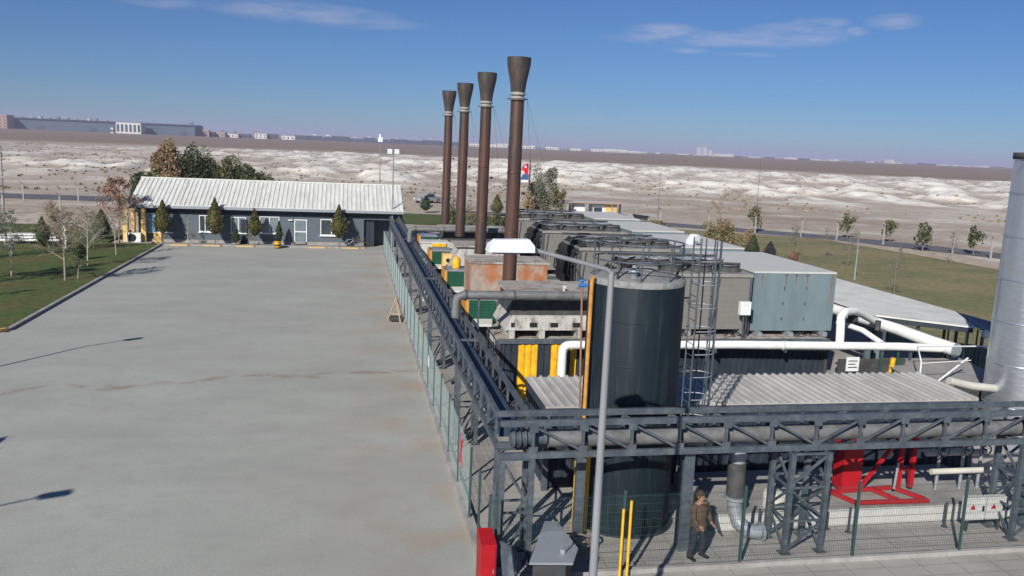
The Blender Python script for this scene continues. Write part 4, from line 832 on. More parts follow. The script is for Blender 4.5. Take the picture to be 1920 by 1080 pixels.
for y_ in (18.5,20.05): m_ = MB(); m_.box(-.03,.03,y_-.03,y_+.03,.0,2.1); tag(m_.build('fence_post','fencegreen',loc=(0,y_,0)), ['bare green fence post behind the red cabinet','bare green fence post between the red cabinet and the mesh'][y_>19], 'fence post')
fence('mesh_fence',[(.15,18.47),(18.6,18.47)],2.0,'green wire mesh fence across the foreground below the front bridge',.05,post=3.07,wire=.003,m='fencegreen')
fr = fence('mesh_fence',[(25.9,24.5),(27.4,38.5),(27,60)],2.0,'thin mesh fence behind the white shed roof at the right lawn',.2)
# easel-like wooden barrier leaning at the fence
eb = root('wooden_easel', (-.55,47.6,0), 'rusty orange wooden trestle leaning at the green fence', 'trestle')
for a,b in [((-1.0,47.9,0),(-.55,47.7,1.35)),((-.3,47.4,0),(-.55,47.7,1.35)),((-.15,48.4,0),(-.5,47.75,1.3)),((-.85,47.85,.45),(-.4,47.5,.45))]:
    m_ = MB(); m_.bar(a,b,.07,.05); m_.build('leg','wood',eb)
m_ = MB(); m_.box(-.9,-.2,47.5,48.0,.1,.3); m_.build('shelf','darkgrey',eb)
m_ = MB(); m_.box(.02,.05,28.6,29.2,.9,1.3); 
m_ = MB(); 
for a,b in [((-.02,23.2,.9),(-.02,23.75,1.75)),((-.02,23.75,.9),(-.02,23.2,1.75))]: m_.bar(a,b,.012,.09)
tag(m_.build('warning_tape','flagred',loc=(0,23.5,1.3)), 'red crossed warning strips tied on the green mesh fence', 'warning strip')
m_ = MB(); m_.box(-.05,-.035,33.1,33.6,1.2,1.6); tag(m_.build('sign_board','white',loc=(0,33.3,1.3)), 'small white sign plate on the green mesh fence', 'sign')

# ------------------------------------------------------------------ generator rows
ordn = ['nearest','second','third','farthest']
def stripe_pick(x):
    return 1 if (3.30 < x < 4.02 or 4.60 < x < 5.02 or 5.38 < x < 5.70) else 0
def fan_unit(x, y, z, r, label, group):
    t = root('cooling_fan', (x,y,z), label, 'fan', group)
    m_ = MB(); m_.lathe((x,y,z),[(r+.08,0),(r,.10),(r,.26),(r+.03,.27)],20,cap=False); m_.lathe((x,y,z),[(r-.03,.26),(r-.03,.02)],20,cap=False); m_.build('shroud','darkgrey',t)
    m_ = MB()
    for k in range(5):
        a = k*2*PI/5; m_.hull8([(x+.08*math.cos(a),y+.08*math.sin(a),z+.1),(x+r*.9*math.cos(a),y+r*.9*math.sin(a),z+.08),(x+r*.9*math.cos(a+.5),y+r*.9*math.sin(a+.5),z+.12),(x+.08*math.cos(a+.9),y+.08*math.sin(a+.9),z+.14)],[(x+.08*math.cos(a),y+.08*math.sin(a),z+.11),(x+r*.9*math.cos(a),y+r*.9*math.sin(a),z+.09),(x+r*.9*math.cos(a+.5),y+r*.9*math.sin(a+.5),z+.13),(x+.08*math.cos(a+.9),y+.08*math.sin(a+.9),z+.15)])
    m_.lathe((x,y,z+.05),[(.1,0),(.1,.14),(.01,.15)],10); m_.build('blades','black',t)
    m_ = MB()
    for k in range(8): a = k*PI/8; m_.bar((x-r*math.cos(a),y-r*math.sin(a),z+.285),(x+r*math.cos(a),y+r*math.sin(a),z+.285),.014,.014)
    for q in (.35,.7,1): m_.tube([(x+r*q*math.cos(k*PI/8),y+r*q*math.sin(k*PI/8),z+.285) for k in range(17)],.012,4,caps=False)
    m_.build('guard','galv',t); return t
for k in range(4):
    Y = 31.9+8.1*k; nm = ordn[k]
    # lower engine container

    ec = root('engine_container', (9,Y+1.4,0), nm+' dark generator container with yellow stripes'+(' facing the camera, white pipe above' if k==0 else ' partly hidden behind the row in front of it'), 'generator container')
    m_ = MB(); m_.box(2.56,16.34,Y+.05,Y+2.85,.02,2.56); m_.build('core','navy',ec)
    m_ = corr_y(2.5,16.4,Y,.12,2.5,.26,.045,None,stripe_pick); m_.build('front_wall',['navy','yellow'],ec)
    m_ = corr_x(Y,Y+2.9,2.5,.12,2.5,.26,.045); m_.build('end_wall','darkgrey',ec)
    m_ = MB(); m_.box(2.46,16.44,Y-.08,Y+2.95,2.56,2.64); m_.build('roof','stained',ec)
    m_ = MB(); m_.box(2.44,16.46,Y-.11,Y-.04,2.48,2.66); m_.build('top_rail','steel',ec)
    for x in (2.42,16.32): m_ = MB(); m_.box(x,x+.14,Y-.1,Y+.04,0,2.48); m_.build('corner_post','darkgrey',ec)
    if k == 0:
        m_ = MB(); random.seed(21)
        for j in range(5):
            y0_, z0_ = Y+2.3-j*.38, 2.15
            for (a_,b_,c_,d_) in ((0,.24,0,.05),(0,.24,.29,.34),(0,.05,.051,.289),(.19,.24,.051,.289)):
                if random.random() < .8: m_.box(2.44,2.448,y0_-b_,y0_-a_,z0_+c_,z0_+d_)
        m_.build('painted_code','white',ec)
    # auxiliary container behind it, carrying hood and boxes
    ac_ = root('auxiliary_container', (9,Y+5.2,0), nm+' grey auxiliary container behind the '+nm+' generator container', 'container')
    m_ = MB(); m_.box(1.75,16.4,Y+3.3,Y+7.2,.02,2.5); m_.build('body','darkgrey',ac_); m_ = MB(); m_.box(1.7,16.45,Y+3.25,Y+7.25,2.501,2.58); m_.build('roof','stained',ac_)
    ih = root('intake_hood', (2.4,Y+3.9,2.6), nm+' green air intake hood with an orange side', 'air intake')
    m_ = MB(); m_.hull8([(1.76,Y+3.1,2.66),(3.1,Y+3.1,2.66),(3.1,Y+4.6,2.66),(1.76,Y+4.6,2.66)],[(1.76,Y+3.1,3.6),(2.85,Y+3.1,3.6),(2.85,Y+4.6,3.6),(1.76,Y+4.6,3.6)]); hb = m_.build('louvre_box','green',ih)
    m_ = MB(); m_.box(1.70,2.92,Y+3.05,Y+4.65,3.602,3.66); m_.build('top_trim','galv',ih)
    m_ = MB(); m_.box(1.6,1.752,Y+3.12,Y+4.5,2.66,3.66); m_.build('side_panel','orange',ih)
    for j in range(6): m_ = MB(); z = 2.78+j*.13; m_.box(1.8,2.86,Y+3.075,Y+3.098,z,z+.03); m_.build('slat','green',ih)
    m_ = MB(); m_.hull8([(1.85,Y+2.3,2.645),(2.65,Y+2.3,2.645),(2.65,Y+3.04,2.645),(1.85,Y+3.04,2.645)],[(1.9,Y+2.4,2.72),(2.6,Y+2.4,2.72),(2.75,Y+3.04,2.82),(1.9,Y+3.04,2.82)]); m_.build('drip_tray','palegrey',ih)
    # exhaust silencer
    es = root('exhaust_silencer', (4.9,Y+1.7,2.65), nm+' rust-stained exhaust silencer box on the '+nm+' generator container', 'silencer')
    bm_ = 'rusty' if k in (1,) else ('galv_old' if k != 2 else 'rusty')
    if k == 1:
        m_ = MB(); m_.box(2.6,6.35,Y+.45,Y+3.0,2.72,4.38); m_.build('body','rusty',es)
        for x in (4.45,): m_ = MB(); m_.box(x,x+.06,Y+.42,Y+.449,2.8,4.35); m_.build('seam','stained',es)
    elif k == 2:
        m_ = MB(); m_.hull8([(2.5,Y+.4,2.72),(6.6,Y+.4,2.72),(6.6,Y+3,2.72),(2.5,Y+3,2.72)],[(3.1,Y+.6,4.2),(6.3,Y+.6,4.2),(6.3,Y+3,4.2),(3.1,Y+3,4.2)]); m_.build('body','galv_old',es)
    else:
        m_ = MB(); m_.hull8([(2.95,Y+.3,3.55),(7.3,Y+.3,3.55),(7.3,Y+3.0,3.55),(2.95,Y+3.0,3.55)],[(3.05,Y+.3,4.3),(7.3,Y+.3,4.3),(7.3,Y+3.0,4.3),(3.05,Y+3.0,4.3)]); m_.build('upper_body','darkgrey',es)
        m_ = MB(); m_.hull8([(2.75,Y+.06,2.98),(7.4,Y+.06,2.98),(7.4,Y+3.0,2.98),(2.75,Y+3.0,2.98)],[(3.05,Y+.22,3.54),(7.4,Y+.22,3.54),(7.4,Y+3.0,3.54),(3.05,Y+3.0,3.54)]); fbm = m_.build('skirt','galv_old',es)
        for j,x in enumerate((2.98,3.72,4.55,5.45,6.2)):
            s_ = MB(); w_ = (.14 if j==0 else .3); s_.hull8([(x,Y+.075,3.1),(x+w_,Y+.075,3.1),(x+w_,Y+.12,3.1),(x,Y+.12,3.1)],[(x,Y+.12,3.27),(x+w_,Y+.12,3.27),(x+w_,Y+.17,3.27),(x,Y+.17,3.27)]); s_.build('slot','black',fbm)
    m_ = MB(); m_.box(2.85 if k not in (1,) else 2.55,7.45 if k not in (1,) else 6.45,Y+(.0 if k not in (1,2) else .4),Y+3.05,4.385 if k!=2 else 4.2,4.46 if k!=2 else 4.28); m_.build('top_plate','stained',es)
    for x in (2.9,4.1,5.6,6.9): m_ = MB(); m_.box(x,x+.22,Y+.02,Y+2.9,2.66,2.97 if k not in (1,2) else 2.71); m_.build('skid','galv_old',es)
    if k == 0:
        m_ = MB(); m_.tube([(5.15,Y+.6,4.46),(5.15,Y+.6,4.6)],.05,8); m_.tube([(5.15,Y+.5,4.62),(5.15,Y+.62,4.62)],.07,10); m_.build('lifting_eye','palegrey',es)
    # chimney
    cx, cy = 3.52, Y+(3.32 if k == 0 else 2.9 if k != 1 else 2.7); ch = root('chimney', (cx,cy,4.3), nm+' rusty brown exhaust chimney with a flared top', 'chimney', 'row of four exhaust chimneys')
    cy = 35.35+8.2*k; zb = 4.47 if k else 2.62
    ch.location = (cx,cy,zb); ch['_o'] = [cx,cy,zb]; lean = .02
    m_ = MB(); m_.tube([(cx-.05,cy,zb),(cx-.02,cy,8.5),(cx,cy,11.9)],[.29,.285,.275],28); m_.build('shaft','chimney',ch)
    m_ = MB(); m_.lathe((cx,cy,11.88),[(.285,0),(.315,.0),(.315,.10),(.26,.10),(.26,.2),(.325,.2),(.325,.27),(.27,.28),(.29,.34)],28,cap=False); m_.build('collar','collar',ch)
    m_ = MB(); m_.tube([(cx+.42*math.cos(a),cy+.42*math.sin(a),11.93) for a in [j*PI/12 for j in range(25)]],.016,5,caps=False)
    for j in range(8): a = j*PI/4; m_.bar((cx+.29*math.cos(a),cy+.29*math.sin(a),11.93),(cx+.44*math.cos(a),cy+.44*math.sin(a),11.93),.03,.03)
    m_.build('ring_bracket','steel',ch)
    m_ = MB(); m_.lathe((cx,cy,12.2),[(.288,0),(.335,.35),(.45,.95),(.48,1.1),(.49,1.36)],32,cap=False); m_.lathe((cx,cy,12.2),[(.475,1.36),(.465,1.1),(.32,.35),(.27,.05)],32,cap=False); m_.lathe((cx,cy,13.56),[(.475,0),(.495,.0),(.495,.02),(.475,.02)],32,cap=False); m_.build('flared_top','cone',ch)
    for z in (6.4,8.9): m_ = MB(); m_.lathe((cx-.03,cy,z),[(.285,0),(.30,.01),(.30,.05),(.285,.06)],28,cap=False); m_.build('weld_band','chimney',ch)
    m_ = MB(); m_.tube([(cx+.3,cy-.2,8.1+.3*k),(cx+.42,cy-.28,8.1+.3*k)],.05,8); m_.build('test_port','black',ch)
    for j,(dx,dy) in enumerate([(2.2,-1),(1.6,2.2)]): m_ = MB(); m_.tube([(cx+.4,cy,11.9),(cx+dx,cy+dy,4.5 if j else 5.6)],.006,4); m_.build('guy_wire','steel',ch)
    # radiator bank
    X0, X1, Y0, Y1 = 7.95, 13.0, Y+.45, Y+3.9
    rb = root('radiator_bank', ((X0+X1)/2,(Y0+Y1)/2,2.7), nm+' long beige radiator bank with fans on top', 'radiator', 'radiator banks on the generator rows')
    m_ = MB(); m_.box(X0,X1,Y0,Y1,2.95,5.12); m_.build('casing','cooler',rb)
    m_ = MB(); m_.box(X0-.06,X1+.06,Y0-.07,Y1+.07,5.121,5.25); m_.build('top_frame','cooler_frame',rb)
    nn = 3; wv = (X1-X0)/nn
    for j in range(nn+1): x = X0+j*wv; m_ = MB(); m_.box(x-.04,x+.04,Y0-.06,Y0-.004,2.75,5.12); m_.build('frame_post','steel',rb)
    for j in range(nn): 
        x = X0+j*wv; m_ = MB(); m_.bar((x+.1,Y0-.03,2.98),(x+wv*.18,Y0-.03,5.05),.04,.04); m_.build('brace','darkgrey',rb)
        m_ = MB(); 
        for z in range(9): m_.box(x+.12,x+wv-.12,Y0-.012,Y0-.003,3.1+z*.22,3.115+z*.22)
        m_.build('rib','cooler_frame',rb)
    for x in (X0+.1,X0+2.4,X1-.3): m_ = MB(); m_.box(x,x+.2,Y0,Y1,2.67,2.94); m_.build('foot','galv',rb)
    m_ = MB()
    for j in range(9): y = Y0+.2+j*.38; m_.tube([(X0-.02,y,3.1),(X0-.3,y,3.3),(X0-.34,y,4.3),(X0-.25,y,5.0),(X0+.3,y,5.45)],.06,7)
    for j in range(5): y = Y0+.4+j*.7; m_.tube([(X0-.02,y,3.4),(X0-.55,y-.2,3.9),(X0-.45,y-.1,4.7),(X0-.02,y,4.9)],.045,6)
    m_.build('coil','black',rb)
    m_ = MB(); m_.tube([(X0-.2,Y0+.5,5.62),(X0+.5,Y0+.5,5.66),(X1-.3,Y0+.5,5.60)],.05,8); m_.tube([(X0-.2,Y1-.5,5.64),(X1-.3,Y1-.5,5.62)],.05,8)
    for j in range(6): m_.tube([(X0+.3+j*.85,Y0+.5,5.25),(X0+.3+j*.85,Y0+.5,5.62)],.03,6)
    m_.build('header_pipe','darkgrey',rb)
    for j in range(4):
        for i in range(2):
            fan_unit(X0+.65+j*1.24, Y0+.9+i*1.65, 5.252, .52, '%s row of cooler fans, %s fan of the %s pair from the left'%(nm,'front' if i==0 else 'rear',['first','second','third','fourth'][j]), 'round fans on the radiator banks')
    # tall grey-blue switchgear box
    bx0, bx1, by0, by1 = (13.22,16.88,Y+.6,Y+7.2) if k == 0 else (13.5,16.75,Y+.85,Y+7.0)
    sg = root('switchgear_container', ((bx0+bx1)/2,(by0+by1)/2,2.7), nm+(' pale blue-grey container with rust streaks, right of the radiators' if k==0 else ' pale blue-grey container right of its radiators'), 'container', 'upper blue-grey containers')
    m_ = MB(); m_.box(bx0,bx1,by0,by1,2.85,5.28); m_.build('body','bluegrey',sg)
    m_ = MB(); m_.box(bx0-.03,bx1+.03,by0-.03,by1+.03,5.281,5.36); m_.build('roof','palegrey',sg)
    m_ = MB(); m_.box(bx0-.02,bx0+.06,by0-.035,by0-.002,2.86,5.27); m_.box(bx1-.06,bx1+.02,by0-.035,by0-.002,2.86,5.27); m_.box(bx0+.06,bx1-.06,by0-.03,by0-.002,2.86,2.94); m_.build('corner_frame','bluegrey',sg)
    for x in (bx0+1.35,bx0+2.35):
        for z in (3.3,3.95,4.6): m_ = MB(); m_.box(x,x+.035,by0-.03,by0-.002,z,z+.13); m_.build('door_hinge','steel',sg)
    if k == 0:
        for x, l in ((bx0+.35,.5),(bx0+1.42,.75),(bx0+1.87,.45),(bx0+2.38,.6),(bx1-.14,1.2)):
            m_ = MB(); m_.hull8([(x-.008,by0-.006,5.2-l),(x+.008,by0-.006,5.2-l),(x+.008,by0-.002,5.2-l),(x-.008,by0-.002,5.2-l)],[(x-.035,by0-.006,5.24),(x+.035,by0-.006,5.24),(x+.035,by0-.002,5.24),(x-.035,by0-.002,5.24)]); m_.build('rust_streak','rust_streak',sg)
        for x in (bx0+1.42,bx0+1.87,bx0+2.38): m_ = MB(); m_.box(x-.05,x+.05,by0-.025,by0-.007,5.18,5.24); m_.build('lug','steel',sg)
    m_ = MB()
    for x in (bx0+.2,bx0+1.6,bx1-.5): m_.box(x,x+.2,by0-.3,by1,2.66,2.84)
    m_.build('skid','galv',sg)
    m_ = MB()
    for _ in range(10):
        x = random.uniform(X0+.5,bx1-.8); y = by0-random.uniform(.25,.5); z = 2.72; m_.tube([(x,y,z),(x+.2,y-.1,z+.15),(x+.45,y,z+.02)],.03,5)
    tag(m_.build('cable_loops','cable',loc=(12,Y+.3,2.7)), 'black cable loops on the roof edge in front of the '+nm+' row of radiators', 'cables')
m_ = MB(); m_.box(12.35,12.8,31.75,31.95,3.66,4.2); wb = m_.build('junction_box','white',loc=(12.6,31.8,3.6)); tag(wb, 'small white junction box on a bracket left of the blue-grey container', 'junction box')
m_ = MB(); m_.bar((12.55,31.85,2.66),(12.55,31.85,3.655),.05,.05); m_.bar((12.68,31.85,2.66),(12.68,31.85,3.655),.03,.03); tag(m_.build('bracket','darkgrey',parent=wb))
# horizontal grey exhaust pipes in front of row 1 and row 4
for Yp, lb in ((31.45,'grey horizontal pipe crossing in front of the nearest silencer'),(55.9,'grey horizontal pipe crossing in front of the farthest silencer')):
    t = root('cross_pipe', (3.5,Yp,4.4), lb, 'pipe'); m_ = MB(); m_.tube([(.74,Yp,3.6),(.74,Yp,4.15),(.80,Yp,4.36),(1.0,Yp,4.45),(7.0,Yp,4.45)],.17,14); m_.build('pipe','clad_pipe',t)
    m_ = MB(); m_.tube([(1.05,Yp,4.45),(1.12,Yp,4.45)],.22,14); m_.tube([(2.9,Yp,4.45),(2.97,Yp,4.45)],.2,14); m_.build('flange','steel',t)
    for x in (1.6,6.6): m_ = MB(); m_.bar((x,Yp+.02,2.65 if x>2.5 else .0),(x,Yp+.02,4.27),.06,.06); m_.build('prop','steel',t)
# white cabin and clutter left of the far rows
wc = root('white_cabin', (2.2,55.0,0), 'cream white steel cabin between the pipe bridge and the far chimneys', 'cabin')
m_ = MB(); m_.box(1.35,3.05,54.0,55.3,.02,3.75); m_.build('body','offwhite',wc); m_ = MB(); m_.box(1.3,3.1,53.95,55.35,3.751,3.84); m_.build('roof','palegrey',wc)
m_ = MB(); m_.box(2.0,2.9,53.9,53.95,3.55,3.75); m_.build('yellow_trim','yellow',wc)
for i,(x,y,s_) in enumerate([(2.75,49.5,.0)]):
    t = root('fuel_canister', (x,y,2.66), 'bright yellow canister standing by the second green hood', 'canister'); m_ = MB(); m_.lathe((2.3,43.9,3.67),[(.2,0),(.22,.1),(.22,.4),(.14,.55),(.05,.6),(.05,.66)],16); m_.build('body','yellow',t)
    t.location = (2.3,43.9,3.67); t.children[0].location = Vector((x,y,2.66))-Vector((2.3,43.9,3.67))
t = root('ochre_box', (2.6,50.6,2.6), 'ochre box beside the cream cabin with a black valve', 'box'); m_ = MB(); m_.box(2.3,3.2,50.2,50.9,2.6,3.55); m_.build('body','wallyellow',t); m_ = MB(); m_.tube([(2.6,50.1,3.2),(2.6,50.19,3.2)],.12,10); m_.box(2.5,2.9,50.12,50.19,2.85,2.95); m_.build('valve','black',t)

# ------------------------------------------------------------------ insulated white pipes
w1 = root('white_pipe', (12,31.0,2.6), 'thick white insulated pipe running left to right in front of the nearest row', 'pipe')
m_ = MB(); m_.tube([(4.86,31.1,.3),(4.86,31.1,2.3)]+[(5.10-.24*math.cos(t),31.1,2.36+.24*math.sin(t)) for t in (.4,.8,1.2)]+[(5.15,31.1,2.60),(12,31.05,2.60),(19.0,30.85,2.55),(20.9,30.7,2.5)],.165,18); m_.build('insulation','white_pipe',w1)
m_ = MB()
for x in (7.5,10.6,13.9,16.2,18.3): m_.tube([(x,31.05 if x<13 else 30.95,2.60 if x<13 else 2.57),(x+.04,31.05 if x<13 else 30.95,2.60 if x<13 else 2.57)],.172,18)
m_.build('band','palegrey',w1)
for x in (8,11,14): m_ = MB(); m_.box(x,x+.07,30.9,31.8,2.3,2.44); m_.build('pipe_support','steel',w1)
for x in (17.5,19.6): m_ = MB(); m_.box(x,x+.08,30.85,30.95,0,2.42); m_.build('pipe_support','steel',w1)
w2 = root('white_pipe', (21.3,36,2.5), 'thicker white insulated header pipe running back to the right with a grey end cap', 'pipe')
m_ = MB(); m_.tube([(21.42,30.5,2.48),(21.1,31.6,2.55),(20.6,33.2,2.75),(20.2,36,2.8),(19.9,46,2.8),(19.7,60,2.8)],[.27,.27,.25,.25,.25,.25],20); m_.build('insulation','white_pipe',w2)
m_ = MB(); m_.tube([(21.44,30.43,2.48),(21.42,30.5,2.48)],.285,22); m_.build('end_cap','galv',w2)
for y in (33.5,38,44): m_ = MB(); m_.box(20.15,20.25,y,y+.1,.0,2.6); m_.build('pipe_support','steel',w2)
w3 = root('white_pipe', (18.3,32.5,2.6), 'white insulated loop pipe rising between the two long white pipes', 'pipe')
m_ = MB(); m_.tube([(16.6,31.25,2.5),(16.65,31.4,3.3),(16.75,31.6,3.62),(17.1,31.9,3.78),(18.0,32.6,3.70),(19.0,33.4,3.35),(20.0,34.0,2.95)],.17,16); m_.tube([(18.6,31.3,2.55),(18.3,32.3,2.9),(17.9,33.6,3.0)],.12,12); m_.build('insulation','white_pipe',w3)
m_ = MB(); m_.tube([(18.1,33.0,3.3),(18.35,33.0,3.3)],.22,10); m_.build('valve','darkgrey',w3); m_ = MB(); m_.tube([(18.9,32.2,2.95),(18.9,32.2,3.35)],.12,10); m_.build('valve','darkgrey',w3)
# gas skid between
gs = root('gas_skid', (17.5,30,0), 'dark valve skid with a white notice and a yellow gas pipe under the white pipes', 'valve skid')
m_ = MB(); m_.box(15.95,18.9,30.15,30.25,.2,2.2); m_.box(16.0,18.8,30.3,30.6,.05,.6); m_.build('frame','darkgrey',gs)
m_ = MB(); m_.box(16.2,16.75,30.02,30.06,1.75,2.32); n1_ = m_.build('notice','white',gs)
m_ = MB()
for i in range(3): m_.box(16.27,16.27+.4-.08*(i%2),30.012,30.018,2.15-i*.13,2.19-i*.13)
m_.build('notice_text','darkgrey',n1_)
m_ = MB(); m_.tube([(18.15,30.0,.2),(18.15,30.0,1.4),(18.2,29.95,2.3)],.1,10); m_.lathe((18.15,30,1.2),[(.16,0),(.16,.2)],10); m_.build('gas_pipe','yellow',gs)
m_ = MB(); m_.tube([(17.75,30.1,0),(17.75,30.1,2.4)],.04,8); m_.tube([(18.5,30.1,0),(18.5,30.1,2.5)],.04,8); m_.tube([(16.5,30.1,1.0),(18.7,30.1,.8)],.06,8); m_.tube([(16.9,30.1,1.4),(17.7,30.1,1.2)],.05,8,); m_.build('green_riser','green',gs)
# grey concrete plinth with railing
pl_ = root('plinth_tank', (19.8,29,0), 'low dark grey flat-topped concrete basin with a white railing', 'basin')
m_ = MB(); m_.hull8([(17.6,27.3,.02),(21.6,27.3,.02),(22.2,31.2,.02),(18.4,31.2,.02)],[(17.6,27.3,1.9),(21.6,27.3,1.9),(22.2,31.2,1.9),(18.4,31.2,1.9)]); m_.build('body','darkgrey',pl_)
m_ = MB(); m_.hull8([(17.55,27.25,1.901),(21.65,27.25,1.901),(22.25,31.25,1.901),(18.35,31.25,1.901)],[(17.55,27.25,1.95),(21.65,27.25,1.95),(22.25,31.25,1.95),(18.35,31.25,1.95)]); m_.build('cover','concrete',pl_)
m_ = MB(); m_.tube([(17.6,27.5,1.95),(17.6,27.5,2.75),(18.8,29.4,2.9),(22.2,29.6,2.85)],.03,7); m_.tube([(17.6,27.5,2.72),(20.0,27.9,2.72)],.02,6); m_.tube([(20.2,28.3,2.7),(18.4,27.6,1.95)],.04,6); m_.build('railing','white',pl_)
# silver stack
st_ = root('silver_stack', (20.45,26,0), 'wide shiny silver steel stack cut off by the right picture edge', 'steel stack')
m_ = MB(); m_.lathe((20.5,26.0,0),[(1.12,.02),(1.12,3.5),(1.11,6.5),(1.10,10.3)],64,cap=False); m_.build('shell','stack',st_)
for z in (1.6,3.1,4.6,6.1,7.6,9.1): m_ = MB(); m_.lathe((20.5,26.0,z),[(1.12,0),(1.135,.01),(1.135,.05),(1.12,.06)],64,cap=False); m_.build('band','stack',st_)
m_ = MB(); m_.lathe((20.5,26,10.3),[(1.10,0),(1.15,.0),(1.15,.22),(1.0,.22),(.98,-.5)],64,cap=False); m_.build('top_ring','darkgrey',st_)
m_ = MB(); m_.tube([(19.0,25.6,10.25),(19.5,25.8,10.25)],.02,6); m_.build('bracket','steel',st_)
m_ = MB(); m_.tube([(17.3,25.6,2.6),(18.2,25.6,2.4),(19.5,25.9,2.2)],.14,12); m_.build('branch_pipe','offwhite',st_)
# canopy
cn = root('canopy_shed', (23,45,0), 'long open shed with a flat white roof running back beside the lawn', 'shed')
poly = [(20.75,68),(20.7,35.0),(23.85,32.35),(25.6,36.0),(25.2,68)]
m_ = MB(); m_.prism(poly,2.97,3.04); m_.build('roof','canopy',cn)
for i in range(72): y = 35.1+i*.44; m_ = MB(); m_.box(20.62,20.74,y,y+.24,2.86,2.965); m_.build('roof_rib','darkgrey',cn)
m_ = MB(); m_.box(20.76,20.86,35.1,68,2.72,2.965); m_.bar((20.75,35.0,2.85),(23.8,32.5,2.85),.1,.2); m_.build('beam','navy',cn)
for x,y in [(20.85,35.2),(22.2,34.0),(23.7,32.7),(25.4,36.3),(20.85,41),(20.85,47),(25.3,42),(25.2,48),(24.2,34.0)]:
    m_ = MB(); m_.box(x-.05,x+.05,y-.05,y+.05,0,2.85); m_.build('post','fencegreen',cn)
m_ = MB(); m_.box(20.95,21.4,35.4,35.8,.0,2.8); m_.build('green_locker','meshgreen',cn)
nc = root('blue_canopy', (25.5,34,0), 'dark blue canopy roof beside the white shed, next to the silver stack', 'canopy')
m_ = MB(); m_.hull8([(25.7,35.9,2.95),(23.95,32.3,2.95),(25.2,31.2,2.55),(27.4,34.2,2.55)],[(25.7,35.9,3.0),(23.95,32.3,3.0),(25.2,31.2,2.6),(27.4,34.2,2.6)]); m_.build('roof','navyblue',nc)
for x,y in ((25.2,31.5),(27.1,34.1),(24.4,32.6)): m_ = MB(); m_.box(x-.05,x+.05,y-.05,y+.05,0,2.56); m_.build('post','steel',nc)
m_ = MB(); m_.lathe((24.1,32.1,2.6),[(.05,0),(.16,.1),(.18,.25),(.05,.38),(.01,.4)],12); m_.build('spotlight','white',nc)

